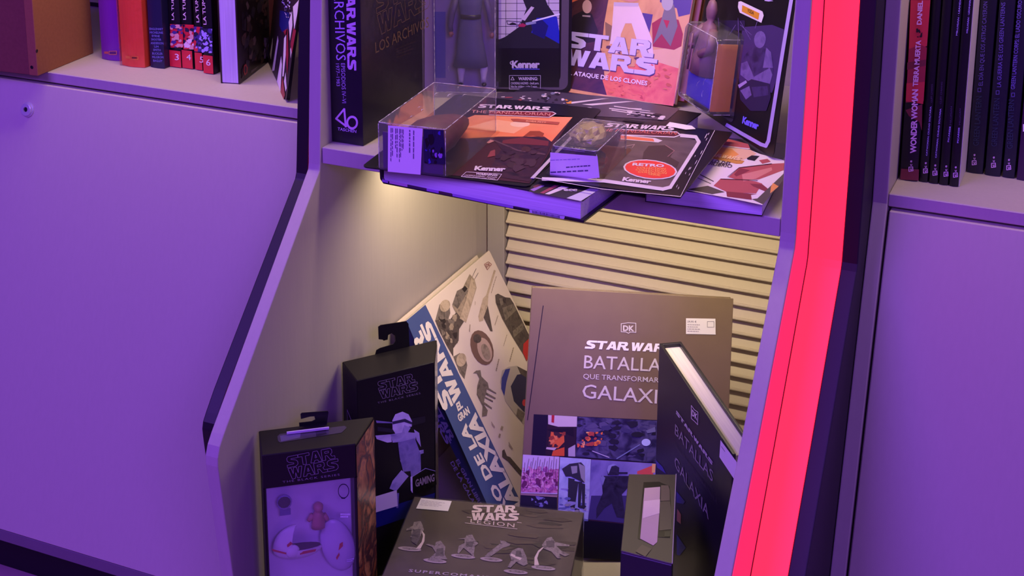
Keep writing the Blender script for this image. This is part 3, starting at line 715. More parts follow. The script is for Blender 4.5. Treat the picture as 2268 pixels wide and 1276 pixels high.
D.text('ecc',z4(1755,915),z4(1868,918),z4(1760,893),WH,4,bold=.05)
D.build('corner_print'); D=Decal(t,'z',H,1)
D.poly([z3(-380,840),z3(-370,770),z3(20,760),z3(620,810),z3(1150,905),z3(1040,1000),z3(300,960),z3(-370,860)],pm((74,64,80),.3),1)
for pts in ([(700,900),(830,905),(830,912),(720,908)],[(330,870),(700,845),(780,845),(420,880)],[(560,900),(980,950),(980,956),(560,908)],[(580,915),(940,970),(940,975),(580,922)],[(600,882),(900,925),(900,930),(600,890)],[(200,855),(500,822),(560,820),(250,865)]):
    D.poly([z3(*p) for p in pts],WH,2)
D.ellipse(z3(390,911),10.5,4.2,WH,3)
D.blot([b7(620,80),b7(1050,80),b7(1050,165),b7(620,150)],16,[WH,pm((150,70,80))],(.05,.14),3,seed=2,asp=1.2)
D.blot([b7(1100,30),b7(1400,30),b7(1360,170),b7(1100,165)],24,[WH,pm((120,120,150)),DK],(.05,.14),3,seed=3)
D.blot([b7(1400,110),b7(1540,110),b7(1540,180),b7(1400,180)],9,[WH,YEL],(.1,.25),3,seed=4)
D.blot([z5(740,240),z5(850,245),z5(850,285),z5(740,280)],9,[WH,DK],(.1,.3),3,seed=5); D.blot([z5(880,250),z5(1040,265),z5(1040,310),z5(880,300)],9,[WH,DK],(.1,.3),3,seed=6)
D.build('cover_print')

# right-hand paperback lying flat
B=wz(1687.8,479,.6803); K=wz(1733,417,.6803); A0=wz(1417,457,.6803)
X=Vector((math.cos(.087),math.sin(.087),0)); W=.108; O=B-X*W
t=Thing('comic_paperback','white and crimson comic paperback lying flat at the right end of the shelf','book',O,X)
H=.0155; DP=.165
t.part('cover',MB().prism([(0,0),(W,0),(W,.0007),(.0008,.0007),(.0008,H-.0007),(W,H-.0007),(W,H),(0,H)],1,0,DP),pm((30,24,30),.3))
t.part('pages',MB().box((.0009,.0004,.0008),(W-.0004,DP-.0004,H-.0008)),pm((214,206,224),.8,0,.25,260,.2,(.06,1,3)))
D=Decal(t,'z',H,1)
CRM=pm((176,84,88)); CR2=pm((132,50,62)); WP=pm((226,214,220)); OLV=pm((86,76,70)); OR=pm((226,150,84))
D.poly([b8(180,830),b8(640,60),b8(1300,330),b8(1640,420),b8(1630,600),b8(1330,1050),b8(900,960)],WP,1)
for pts,m in (([(640,90),(760,95),(1130,190),(1160,260),(620,220)],CRM),([(650,215),(1160,270),(1250,330),(1050,420),(520,330)],pm((222,180,150))),([(560,270),(680,225),(900,260),(1000,340),(880,390),(530,330)],OR),([(500,370),(560,340),(1080,430),(1040,470),(960,470)],pm((196,140,70))),
    ([(850,660),(960,560),(1010,520),(1460,470),(1640,460),(1630,560),(1280,690),(1000,700)],CRM),([(930,620),(1010,530),(1160,560),(1060,610),(960,650)],CR2),([(740,680),(1060,690),(1240,720),(1330,750),(1240,890),(830,870),(640,780)],CRM),([(1040,620),(1460,520),(1470,560),(1240,680),(1060,720)],pm((206,130,126))),([(820,860),(1250,900),(1170,910),(1180,980),(830,935)],CR2),
    ([(270,830),(560,780),(800,870),(620,900)],OLV),([(1150,750),(1330,760),(1480,880),(1440,890),(1200,790)],CR2),([(1260,960),(1630,610),(1640,680),(1340,1045),(1180,970)],OLV),([(1440,890),(1560,790),(1480,740),(1450,800)],OR),([(1110,390),(1180,350),(1290,360),(1220,430),(1120,410)],pm((30,20,26))),([(1280,420),(1400,400),(1450,440),(1330,470)],CRM)):
    D.poly([b8(*p) for p in pts],m,2)
D.line([b8(370,580),b8(640,720)],1.6,OLV,3); D.line([b8(340,640),b8(600,750)],1.2,OLV,3)
D.line([b8(640,205),b8(1150,262)],1.6,WP,4)
D.logo(b8(480,352),b8(1015,430),b8(520,310),pm((240,200,150)),6,two=False)
TXB=pm((60,40,40))
D.text('EL FILO DEL',b8(440,425),b8(880,492),b8(470,388),TXB,6,bold=.01); D.text('EQUILIBRIO',b8(420,468),b8(890,532),b8(445,425),TXB,6,bold=.01)
D.line([b8(840,660),b8(1000,530),b8(1460,475)],1.0,pm((50,20,30)),6); D.line([b8(740,690),b8(1050,700),b8(1260,710)],1.0,pm((50,20,30)),6)
D.build('cover_print')

# carded toy lying on the hardback
Z=.7032
A=wz(800,369,Z); B=wz(1172,414,Z); T=wz(1277,236,Z)
t=card('carded_toy_figure','carded toy with orange sunset artwork lying flat under its boxy clear bubble',A,B-A,T-B,.1655,.251)
D=Decal(t)
ORG=pm((240,130,84),.4); ORL=pm((245,176,140),.4); MAR=pm((112,44,52),.4); DM=ramp_mat('dusk_print',[(36,20,34),(66,36,48),(50,30,46),(80,44,50)],40,.35)
ORG=ramp_mat('sunset_print',[(244,120,76),(238,142,96),(246,156,112)],14,.4)
D.poly([b7(560,330),b7(1555,350),b7(1000,1200),b7(-900,1000),b7(-600,700)],pm((70,36,44),.35),1)
D.poly([b7(300,322),b7(1555,350),b7(1280,670),b7(900,600),b7(620,600),b7(200,620),b7(-200,600),b7(-300,560)],ORG,2)
D.poly([b7(560,380),b7(1000,440),b7(800,560),b7(500,520),b7(200,480)],ORL,2.4)
D.ellipse(b7(880,440),22,6.5,pm((245,200,180)),2.8)
D.poly([b7(600,600),b7(680,640),b7(920,600),b7(1190,600),b7(1290,670),b7(1220,830),b7(1000,1180),b7(600,1120),b7(500,1000),b7(640,760),b7(540,640)],DM,3)
D.poly([b7(920,600),b7(1010,530),b7(1130,530),b7(1190,560),b7(1170,610),b7(1050,590)],pm((150,64,40)),3.4)
D.poly([b7(660,650),b7(900,610),b7(1250,660),b7(1240,720),b7(900,700),b7(650,690)],MAR,3.6)
D.line([b7(500,630),b7(850,780),b7(1200,830)],3,pm((90,60,76)),4); D.poly([b7(450,680),b7(500,640),b7(550,660),b7(480,690)],pm((190,130,130)),4)
D.poly([b7(500,790),b7(560,770),b7(560,850),b7(460,870)],pm((140,60,70)),4.2)
D.blot([b7(560,720),b7(1200,740),b7(1000,1100),b7(500,1100)],24,[DM,pm((66,36,54)),pm((70,36,44)),pm((58,30,44))],(.06,.18),4.4,seed=12)
D.poly([b7(560,128),b7(1500,195),b7(1500,325),b7(1555,350),b7(1340,330),b7(560,325)],BLACK,5)
D.poly([b7(760,375),b7(840,375),b7(1390,420),b7(1370,450),b7(800,410)],pm((176,84,66)),5.5); D.text('BOBA FETT',b7(955,412),b7(1215,432),b7(962,395),ORL,6,bold=.02)
D.poly([b7(480,270),b7(1300,285),b7(1350,310),b7(1260,362),b7(480,330)],WH,6); D.poly([b7(480,277),b7(1290,292),b7(1330,310),b7(1250,354),b7(480,322)],pm((120,26,40)),6.5)
D.text('THE MANDALORIAN',b7(250,300),b7(1265,340),b7(262,265),pm((220,150,140)),7.5,bold=0)
D.logo(b7(340,235),b7(1260,272),b7(360,190),WH,7,two=False)
D.text('Kenner',b7(290,1040),b7(690,1055),b7(305,988),WH,8,bold=.05,spacing=.9)
D.line([b7(190,1062),b7(645,1092),b7(590,1168),b7(125,1122)],.9,WH,7,True)
D.text('WARNING:',b7(305,1098),b7(590,1120),b7(320,1076),WH,8,bold=.03); D.text('CHOKING HAZARD - Small parts.',b7(160,1115),b7(585,1142),b7(172,1098),WH,8); D.text('Not for children under 3 years.',b7(150,1134),b7(560,1160),b7(162,1118),WH,8)
D.build('card_print')
t.part('card_edge',MB().prism([(.1605,.02),(.1640,.02),(.1640,.150),(.1605,.150)],1,-.0012,-.0006),pm((196,184,196)),label='pale side strip')
u0=t.at((834.6,377))[0]; u1=t.at((990,390.5))[0]; v0=t.at((910,383))[2]; v1=t.at((1098,292))[2]; d=.0462
BU=bubble(t,u0,u1,v0,v1,d,.0022,2,clear('toy_bubble_clear',haze=.06,bump=.35,scale=30,rough=.08))
ins=MB(); ins.box((u0+.004,-.036,v0+.0025),(u1-.004,-.001,v0+.0045)); t.part('inner_tray',ins,pm((70,52,90),.3))
cp=MB()
def sec2(v,rx,h,cx=0): 
    c=(u0+u1)/2+cx; return [Vector((c+rx*math.cos(2*math.pi*i/14),-.004-h*(.5+.5*math.sin(2*math.pi*i/14)),v+.003*math.sin(3*2*math.pi*i/14))) for i in range(14)]
L_=v1-v0
cp.loft([sec2(v0+.012,.010,.014),sec2(v0+.02,.024,.034),sec2(v0+.05,.026,.034,.001),sec2(v0+.085,.020,.028),sec2(v0+.115,.014,.02),sec2(v0+.128,.008,.012)])
t.part('toy_figure',cp,pm((84,26,38),.6,0,.5,60,.6),smooth=True,label='dark red caped figure inside the bubble')
D=Decal(t,'z',v0,-1)
D.poly([z4(300,365),z4(588,392),z4(570,776),z4(298,750)],WHITE,3)
D.poly([z4(592,395),z4(762,405),z4(778,690),z4(600,680)],DKB,2); D.blot([z4(600,400),z4(760,410),z4(770,690),z4(600,680)],22,[DKB,pm((60,50,160)),BLACK,VT],(.06,.2),3,seed=21)
for k,(xa,xb) in enumerate(((320,345),(358,384),(392,412),(415,432),(474,490),(508,522))):
    q=[z4(xa,385+k*4),z4(xb,387+k*4),z4(xb-2,700-k*8),z4(xa-2,660+k*2)]
    D.lines([q[0],q[3],q[2],q[1]],1 if k>3 else 2,pm((90,80,120)),5,wd=.45,seed=k)
D.build('price_sticker')

# retro card on top at the right
Z=.7072
A=wz(1188.5,394,Z); B=wz(1507,438,Z); T=wz(1583,288.6,Z)
t=card('carded_toy_figure','retro carded toy with red oval badge lying flat above the paperback',A,B-A,T-B,(B-A).length,(T-B).length,r=.002)
D=Decal(t); BR=ramp_mat('brown_print',[(70,58,58),(104,90,88),(88,76,76)],22,.35); GYW=pm((216,204,214),.5)
D.poly([z5(560,775),z5(700,430),z5(1150,435),z5(1300,470),z5(1060,850),z5(600,790)],BR,1)
D.line([z5(1165,428),z5(1280,440),z5(1305,480),z5(1080,835),z5(1020,850),z5(560,785),z5(80,770)],7.5,GYW,2)
D.line([z5(700,382),z5(1130,402),z5(1160,425),z5(1110,442),z5(700,425)],2.2,GYW,3); D.poly([z5(700,386),z5(1125,406),z5(1148,424),z5(1105,438),z5(700,420)],pm((90,30,40)),2.6)
D.text('THE MANDALORIAN',z5(500,395),z5(1125,424),z5(520,372),pm((210,110,100)),4); D.logo(z5(560,362),z5(1105,392),z5(590,332),WH,4,two=False)
D.poly([z5(690,425),z5(960,450),z5(1018,470),z5(985,485),z5(690,460)],GYW,3); D.poly([z5(690,430),z5(945,456),z5(955,478),z5(690,454)],pm((226,120,80)),3.5)
D.poly([z5(705,315),z5(725,300),z5(830,315),z5(885,322),z5(840,335),z5(790,325)],pm((6,5,8)),3)
D.poly([z5(870,560),z5(910,510),z5(1040,505),z5(1110,545),z5(1080,600),z5(1150,640),z5(1130,680),z5(860,620)],pm((70,52,50)),2); D.line([z5(1040,505),z5(1112,550),z5(1060,595)],1.4,pm((150,110,110)),3)
D.line([z5(700,520),z5(800,500),z5(780,525)],1.4,pm((170,140,150)),3)
D.ellipse(z5(922,698),60,21.5,GYW,4,rot=.10); D.ellipse(z5(922,698),56,19.3,pm((232,66,50),.4),5,rot=.10)
D.text('RETRO',z5(780,668),z5(1030,682),z5(786,648),GYW,6.5,bold=.04)
for i,(s_,xa,xb,y) in enumerate((('COLLECTION',815,1040,698),('COLLECTION',805,1045,715),('COLECCIÓN',825,1050,732),('SERIE',905,1000,748))):
    D.text(s_,z5(xa,y-6),z5(xb,y+5),z5(xa+4,y-20),pm((245,160,90)),6.5,bold=.02)
D.text('Kenner',z5(700,788),z5(925,810),z5(712,760),WH,6,bold=.05,spacing=.9)
D.poly([z5(1045,355),z5(1075,325),z5(1250,355),z5(1280,380),z5(1200,385)],WHITE,4)
D.blot([z5(1300,440),z5(1420,400),z5(1180,880),z5(1100,880)],16,[GYW],(.02,.05),4,seed=9)
D.line([z5(20,765),z5(560,855),z5(1160,912),z5(1428,392)],1.2,GYW,5)
D.build('card_print')
u0=t.at((1210,393))[0]; u1=t.at((1326,397))[0]; v0=t.at((1265,396))[2]+.004; d=.0285
v1=t.at((1330,262),'y',-d)[2]; v0=max(v0,.004)
bubble(t,u0,u1,v0,v1,d,.005,3,clear('retro_bubble_clear',haze=.07,bump=.45,scale=70,rough=.08))
lm=MB(); rr=random.Random(3); c_=t.at(z4(1965,440),'y',-.014); lm.ell(c_,(.0165,.0115,.024),16,10)
lm.v=[tuple(Vector(c_)+(Vector(v)-Vector(c_))*rr.uniform(.82,1.1)) for v in lm.v]
t.part('toy_figure',lm,pm((176,160,118),.3,0,.3,90,.8),label='olive plastic-wrapped figure inside the bubble')
D=Decal(t,'z',v0,-1); D.poly([z4(1648,590),z4(2040,622),z4(2058,800),z4(1850,822),z4(1645,795)],WHITE,3)
D.lines([z4(1780,705),z4(1985,690),z4(1985,710),z4(1780,725)],1,pm((90,80,120)),5); D.lines([z4(1650,745),z4(1970,730),z4(1970,752),z4(1650,768)],1,pm((90,80,120)),5); D.lines([z4(1650,650),z4(1900,640),z4(1900,650),z4(1650,660)],1,pm((150,140,190)),5)
D.build('price_sticker')

# standing card at the right with the rounded bubble
A=wz(1534,233,.6975); B=wz(1712,352,.6975)
t=card('carded_toy_figure','black carded toy with white frame standing slanted at the right, amber bubble',A,B-A,(.0725,.0653,.995),(B-A).length,.285)
W=(B-A).length
D=Decal(t); VW=pm((190,176,226),.45)
D.line([a6(330,560),a6(352,-160)],0.1,VW,1)
D.line([a6(330,120),a6(372,-230)],7,VW,2)
D.line([a6(480,945),a6(780,1115),a6(825,1130),a6(848,1085),a6(985,230),a6(1065,-250)],8,VW,2)
VM=ramp_mat('drape_print_mid',[(84,66,120),(126,106,166),(100,82,140)],60,.4); VD=ramp_mat('drape_print_dark',[(36,24,60),(74,58,110),(50,36,80)],50,.4); VL=ramp_mat('drape_print_light',[(120,100,156),(186,166,214),(150,130,186)],70,.4)
D.poly([a6(620,80),a6(880,60),a6(985,100),a6(940,480),a6(880,660),a6(600,640),a6(570,400)],pm((70,50,104),.4),1)
D.poly([a6(400,20),a6(640,20),a6(640,110),a6(420,110)],pm((40,28,66)),1)
for pts in ([(405,0),(412,120)],[(580,0),(585,150),(570,260)],[(600,60),(700,150)],[(500,150),(560,60)],[(730,90),(760,0)],[(600,30),(690,190)]): D.line([a6(*p) for p in pts],1.0,VM,2)
# a plain seated draped figure, no face
for pts,m in (([(640,330),(700,260),(830,250),(885,340),(890,480),(850,590),(640,520),(600,440)],VD),([(610,400),(660,380),(700,470),(720,520),(860,440),(885,500),(860,590),(700,580),(600,500)],VM),([(830,260),(870,300),(890,440),(800,440)],VM),([(590,600),(700,540),(860,580),(870,700),(830,820),(690,820),(600,720)],pm((46,34,72))),([(600,640),(680,600),(700,680),(650,720)],VM),([(700,610),(840,600),(850,680),(720,700)],VD),([(580,590),(650,550),(660,570),(590,620)],VL)):
    D.poly([a6(*p) for p in pts],m,2.5)
D.ellipse(a6(775,190),13,19,VM,3,rot=.1)
D.text('Kenner',a6(618,925),a6(760,985),a6(628,868),pm((130,120,255)),5,bold=.05,spacing=.9)
D.poly([z3(1640,15),z3(1660,10),z3(1840,95),z3(1850,130),z3(1830,190),z3(1650,105),z3(1635,60)],WHITE,4); D.poly([z3(1672,42),z3(1815,110),z3(1805,165),z3(1668,95)],pm((226,160,40)),5); D.text('YODA',z3(1714,98),z3(1768,122),z3(1716,70),pm((60,40,30)),6,bold=.02)
D.blot([z3(1750,-40),z3(1960,-20),z3(1950,20),z3(1760,10)],8,[VW],(.1,.3),3,seed=5)
D.build('card_print')
u1=t.at((1640,120))[0]; v1=t.at((1632,78))[2]; v0=t.at((1620,262))[2]; dd=-t.at((1582,140),'x',u1)[1]
u0=.008
bubble(t,u0,u1,v0,v1,dd,.010,4,clear('amber_side_bubble',haze=.07,bump=.3,scale=40,rough=.07))
t.part('amber_insert',MB().box((u1-.0045,-dd+.004,v0+.006),(u1-.0035,-.002,v1-.008)),pm((244,176,60),.4,0,.1,30))
t.part('blue_stand',MB().prism([(u0+.014,-.004),(u0+.010,-dd+.010),(u0+.020,-dd+.004),(u1-.010,-dd+.005),(u1-.008,-.004)],2,v0+.006,v0+(v1-v0)*.42),pm((60,54,190),.35),bevel=.003,segs=2)
fg=MB(); um=(u0+u1)/2; ym=-dd*.6; zb=v0+(v1-v0)*.43; n=12
def sc(z,r,q=1): return [Vector((um+r*math.cos(2*math.pi*i/n),ym+r*.7*math.sin(2*math.pi*i/n),z)) for i in range(n)]
fg.loft([sc(zb,.020),sc(zb+.018,.018),sc(zb+.040,.013),sc(zb+.052,.009),sc(zb+.056,.0045),sc(zb+.060,.0065),sc(zb+.068,.0080),sc(zb+.076,.0055),sc(zb+.079,.002)])
fg.tube([(um-.010,ym,zb+.048),(um-.022,ym-.006,zb+.034),(um-.012,ym-.012,zb+.026)],[.0050,.0055,.0040]); fg.tube([(um+.010,ym,zb+.048),(um+.019,ym-.006,zb+.030),(um+.008,ym-.012,zb+.022)],[.0050,.0055,.0040])
fg.tube([(um-.013,ym-.013,zb+.001),(um-.011,ym-.013,zb+.040)],.0011,6)
t.part('toy_figure',fg,pm((130,96,104),.5,0,.25,70,.4),smooth=True,label='small robed figure above the blue stand')

# comic standing at the back
BRp=wz(1494,242.5,.6805); X=(BRp-wz(1333,216,.6805)).normalized(); Pt=wy(1537,0,BRp[1]+.052); U=(Pt-BRp).normalized()
X=(X-U*X.dot(U)).normalized(); W=.172; 
t=Thing('comic_paperback','orange and white film comic propped upright behind the lying cards','comic',BRp-X*W+Vector((0,0,.0028)),X,U)
book(t,W,.0075,.275,pm((150,80,50),.3),'face',bt=.0006,inset=.0004)
D=Decal(t)
TAN=pm((214,160,84),.4); NVY=pm((70,56,120),.4); OR2=pm((226,110,62),.4); CRE=pm((232,214,206),.4); DBR=pm((60,38,44),.4)
Q=lambda *L:[a5(*p) for p in L]
TAN=ramp_mat('sand_print',[(196,140,66),(226,176,100),(214,160,84),(236,190,120)],18,.4); DBR=ramp_mat('dark_print',[(40,24,34),(86,50,52),(60,38,44)],40,.4); OR2=ramp_mat('orange_print',[(220,84,50),(240,130,74),(226,104,60)],50,.4)
D.poly(Q((-80,-160),(1470,-160),(1420,200),(1230,1235),(-80,1060)),TAN,0)
D.poly(Q((-80,-160),(620,-160),(500,20),(450,300),(420,620),(480,1110),(-80,1010)),DBR,1)
D.poly(Q((1080,-160),(1470,-160),(1418,195),(1290,225),(1270,130),(1080,60)),NVY,1)
D.poly(Q((430,940),(560,800),(1000,720),(1290,810),(1230,1235),(480,1110)),OR2,1.2)
D.poly(Q((1000,600),(1330,560),(1290,810),(1000,720)),pm((232,190,150)),1.3)
D.poly(Q((880,180),(1000,200),(960,420),(900,300)),NVY,1.4)
D.poly(Q((70,70),(215,10),(230,-40),(70,-40)),OR2,1.4)
# dark-cloaked man, white-trousered figure and red-robed figure as plain shapes
D.poly(Q((75,270),(100,210),(200,160),(310,190),(380,380),(360,500),(80,560)),pm((34,24,34)),2); D.ellipse(a5(258,110),10.5,15,pm((214,176,160)),3); D.poly(Q((205,205),(295,210),(295,230),(205,222)),pm((180,160,160)),3)
D.poly(Q((560,60),(830,70),(900,240),(990,480),(1030,880),(940,900),(860,620),(760,300),(690,300),(640,420),(620,640),(500,640),(540,330)),CRE,2); D.poly(Q((620,-160),(830,-160),(840,40),(760,60),(620,30)),pm((214,150,130)),2.4); D.poly(Q((560,60),(840,70),(838,110),(562,105)),pm((200,190,200)),2.8)
D.poly(Q((990,300),(1100,230),(1290,260),(1340,420),(1320,560),(1240,600),(1000,560)),pm((160,40,54)),2); D.poly(Q((1100,250),(1150,60),(1240,90),(1280,330),(1200,560),(1100,420),(1000,540)),pm((120,116,120)),2.4); D.ellipse(a5(1165,60),13,19,pm((176,176,176)),3); D.poly(Q((1120,260),(1190,270),(1160,360)),pm((180,30,50)),3.2)
D.poly(Q((460,280),(540,330),(520,500),(470,500)),pm((140,110,70)),2)
D.blot([a5(440,930),a5(930,1000),a5(930,1160),a5(470,1100)],30,[pm((236,130,74)),pm((190,66,44)),OR2],(.02,.07),3,seed=7)
D.blot([a5(930,740),a5(1220,840),a5(1210,1060),a5(900,1010)],22,[pm((206,100,56)),pm((226,140,80)),OR2],(.04,.12),3,seed=8)
D.blot([a5(410,500),a5(860,600),a5(860,800),a5(420,760)],18,[pm((190,130,80)),pm((90,60,80)),TAN],(.05,.12),3,seed=9)
D.logo(a5(-10,770),a5(1000,905),a5(45,385),pm((70,50,110)),5); 
D.logo(a5(-6,762),a5(992,893),a5(47,388),pm((212,204,232),.4),6)
D.text('EL ATAQUE DE LOS CLONES',a5(25,875),a5(938,1003),a5(32,828),pm((240,232,240)),7,bold=.025)
D.build('cover_print')
settle(t,.6803)
t2=Thing('hardback_comic','brown edged book standing right behind the orange film comic','book',Vector(t.M.translation)+(t.M.to_3x3()@Vector((.004,.0112,0)))+Vector((0,0,.0062)),X,U)
book(t2,W+.003,.010,.262,pm((120,60,36),.4),'face'); settle(t2,.6803)

# ------------------------------------------------------------------ lower cubby
ZF=.1902
def carton_plan(name,label,pts,ZT,group=None):
    """pts: photo points of the top corners back-left, front-left, front-right, back-right"""
    W=[wz(*p,ZT) for p in pts]; bl_,fl_,fr_,br_=W
    t=Thing(name,label,'toy package',(fl_[0],fl_[1],ZF),Vector((fr_[0]-fl_[0],fr_[1]-fl_[1],0)),(0,0,1),group)
    L=[t.I@Vector((p[0],p[1],ZF)) for p in W]
    return t,[(p[0],p[1]) for p in L],ZT-ZF
# front window carton
t,pl,H=carton_plan('window_carton','black carton with a clear window showing a white cradle toy, nearest the left side',[(573,954.5),(580,1009),(788,983.5),(827.5,923)],.430)
W=pl[2][0]; hz=t.at(a7(470,540))[2]
BLC=pm((24,21,24),.45,0,.12,40,spec=.3)
t.part('header',MB().prism(pl,2,hz,H),BLC,bevel=.0008)
DPB=min(pl[0][1],pl[3][1])
sh_=MB()
sh_.prism([pl[0],(pl[0][0]+.0012,pl[0][1]),(pl[1][0]+.0022,.0008),(pl[1][0],.0)],2,0,hz-.0002)
sh_.prism([pl[2],(pl[2][0]-.0022,.0008),(pl[3][0]-.0016,pl[3][1]),pl[3]],2,0,hz-.0002)
sh_.prism([(pl[0][0],pl[0][1]-.0012),pl[0],pl[3],(pl[3][0],pl[3][1]-.0012)],2,0,hz-.0002)
sh_.prism(pl,2,0,.004)
t.part('carton_body',sh_,BLC)
MUR=ramp_mat('mural_print',[(70,34,30),(150,84,60),(60,36,52),(196,130,90),(110,70,96)],26,.25,5,1.2)
n_=(Vector(pl[3])-Vector(pl[2])); nn=Vector((n_.y,-n_.x)).normalized()*.0004
mp=MB(); a=Vector(pl[2])+nn; b=Vector(pl[3])+nn
mp.add([(a.x,a.y,.002),(b.x,b.y,.002),(b.x,b.y,H-.003),(a.x,a.y,H-.003)],[(0,1,2,3)]); t.part('side_print',mp,MUR,fix=False)
tr=t.part('inner_tray',MB().box((.004,.0165,.005),(W-.004,.0185,hz-.001)),pm((222,214,232),.3,0,.10,24,.5),label='pale moulded tray')
t.part('window_pane',MB().add([(.0016,.0010,.004),(W-.0016,.0010,.004),(W-.0016,.0010,hz),(.0016,.0010,hz)],[(0,1,2,3)]),clear('window_film',haze=.10,bump=.5,scale=30,rough=.06))
# cradle toy
C=lambda x,y,dy=.0085: t.at(a7(x,y),'y',min(dy,.0085) if dy>.0085 else dy)
c=C(355,1045); r=(C(560,1045)-c).length*.98
WCR=pm((226,220,226),.35,0,.06,30); REDT=pm((196,40,50),.4)
bw=MB(); bw.ell(c,(r,.0070,r*.50),20,7,math.pi/2,math.pi); bw.ell(c,(r*.94,.0064,r*.45),20,7,math.pi/2,math.pi)
cr=t.part('toy_cradle',bw,WCR,smooth=True)
MB().ell(c+Vector((.0,0,.0002)),(r*.93,.0064,.0008),20,4).build('cradle_lining',pm((60,36,44),.8),cr)
ld=MB(); ld.ell(c,(r,.0072,r*.98),10,9,0,math.pi/2,p0=math.pi*.5+.25,p1=math.pi*1.5-.25); ld.ell(c,(r*.95,.0066,r*.93),10,9,0,math.pi/2,p0=math.pi*.5+.25,p1=math.pi*1.5-.25); ld.build('cradle_lid',WCR,cr,smooth=True)
bt_=MB(); bt_.ell(C(315,1080,.0035),(.0072,.0025,.0072),14,8); bt_.build('cradle_knob',WCR,cr,smooth=True)
st=MB()
for pts in ([(372,1085),(505,1062),(495,1082),(375,1108)],[(150,1060),(265,1092),(265,1105),(160,1080)],[(270,1030),(300,1003),(318,1020),(275,1050)]):
    st.poly([C(x,y,.0018) for x,y in pts])
st.build('red_stripe',REDT,cr,fix=False)
l2=MB(); l2.ell(C(675,1030,.020),(.0165,.0050,.0300),14,10,M=Matrix.Rotation(-.25,3,'Y')); o=t.part('spare_lid',l2,pm((206,196,222),.3),smooth=True)
s2_=MB()
for pts in ([(690,1020),(715,1005),(715,1040),(680,1075)],[(660,1130),(685,1090),(690,1110),(668,1150)]): s2_.poly([C(x,y,.0033) for x,y in pts])
s2_.build('red_stripe',REDT,o,fix=False)
dl_=MB(); n=12
def ds(y,hw,dp): 
    c2=C(520,y,.020); q=(C(520+hw,y,.020)-c2).length; return [c2+Vector((q*math.cos(2*math.pi*i/n),dp*math.sin(2*math.pi*i/n),0)) for i in range(n)]
dl_.loft([ds(890,55,.005),ds(850,54,.006),ds(790,46,.006),ds(765,30,.005),ds(755,22,.004),ds(740,38,.0062),ds(715,38,.0062),ds(698,18,.003)])
dl_.tube([C(478,790,.018),C(455,820,.016),C(440,838,.012)],[.0030,.0026,.0020]); dl_.tube([C(562,790,.018),C(582,815,.016),C(592,830,.012)],[.0030,.0026,.0020])
t.part('toy_figure',dl_,pm((190,128,120),.5,0,.15,60),smooth=True,label='small plain doll in a tan robe')
ac=MB(); ac.ell(C(250,690,.020),(.0075,.005,.0080),14,8); ac.box(C(215,800,.022),C(300,735,.016)); t.part('toy_accessory',ac,pm((150,140,196),.3))
ac=MB(); ac.ell(C(250,692,.0040),(.0062,.0016,.0062),14,6); t.part('toy_accessory',ac,BLACK)
D=Decal(t); OU=pm((136,126,140),.5)
D.logo(a7(290,508),a7(672,430),a7(262,330),OU,3,outline=.0005)
D.text('THE BLACK SERIES',a7(236,536),a7(690,476),a7(234,520),OU,3,spacing=1.25)
D.build('title_lettering')
D=Decal(t,'y',.0008); D.ellipse(a7(720,600),12.5,16.5,DKB,2,ring=.13); D.poly([a7(700,650),a7(735,650),a7(732,662),a7(704,662)],DKB,2)
D.build('balloon_mark'); D=Decal(t,'y',.0008); D.lines([a7(695,775),a7(775,775),a7(775,812),a7(695,812)],2,pm((226,220,240)),2,wd=.7); D.lines([a7(745,1140),a7(805,1130),a7(805,1160),a7(745,1165)],2,pm((200,190,230)),2); D.build('window_print')
# sunk hang-tab window on top
D=Decal(t,'z',H,1); D.poly([a7(195,170),a7(215,150),a7(730,85),a7(745,100),a7(705,140),a7(215,218),a7(200,205)],pm((64,56,74),.2),1); D.poly([a7(215,165),a7(380,140),a7(375,180),a7(225,212)],pm((92,80,120),.2),2); D.poly([a7(500,130),a7(580,115),a7(585,150),a7(505,172)],pm((40,36,46),.2),2); D.build('top_window')
t.part('flap_edge',MB().box(Vector(t.at(a7(270,152),'z',H+.001)),Vector(t.at(a7(605,108),'z',H+.001))+Vector((0,.0006,.0022))),pm((210,200,220),.4),label='bright clear flap edge')
yb=(pl[0][1]+pl[3][1])/2-.004
def tab(t,pxs,y,name='hang_tab'):
    P_=[t.at(p,'y',y) for p in pxs]; m=MB(); n=len(P_)
    m.add([Vector((p[0],y,p[2])) for p in P_]+[Vector((p[0],y+.0008,p[2])) for p in P_],[tuple(range(n)),tuple(range(2*n-1,n-1,-1))]+[(i,(i+1)%n,n+(i+1)%n,n+i) for i in range(n)])
    return t.part(name,m,pm((14,12,16),.4))
tab(t,[y3(478,568),y3(476,550),y3(538,543),y3(553,535),y3(549,519),y3(530,520),y3(485,532),y3(483,509),y3(490,503),y3(612,494),y3(616,500),y3(606,572)],yb)

# taller figure carton behind
t,pl,H=carton_plan('figure_carton','tall black carton with a lavender soldier print and hang tab, against the left side',[(757.5,801.4),(790,843),(962,801.4),(967.6,752.4)],.430)
W=pl[2][0]
t.part('carton_body',MB().prism(pl,2,0,H),BLC,bevel=.0009)
D=Decal(t)
D.logo(a8(262,470),a8(470,420),a8(242,372),OU,3,outline=.0005); D.text('THE BLACK SERIES',a8(246,496),a8(488,440),a8(244,486),OU,3,spacing=1.25)
A1=ramp_mat('lavender_print',[(120,110,170),(180,170,216),(150,140,196)],45,.4); A2=ramp_mat('lavender_print_dark',[(80,72,136),(140,130,186),(112,102,164)],45,.4); A3=ramp_mat('lavender_print_light',[(170,160,206),(216,206,240),(196,186,226)],45,.4)
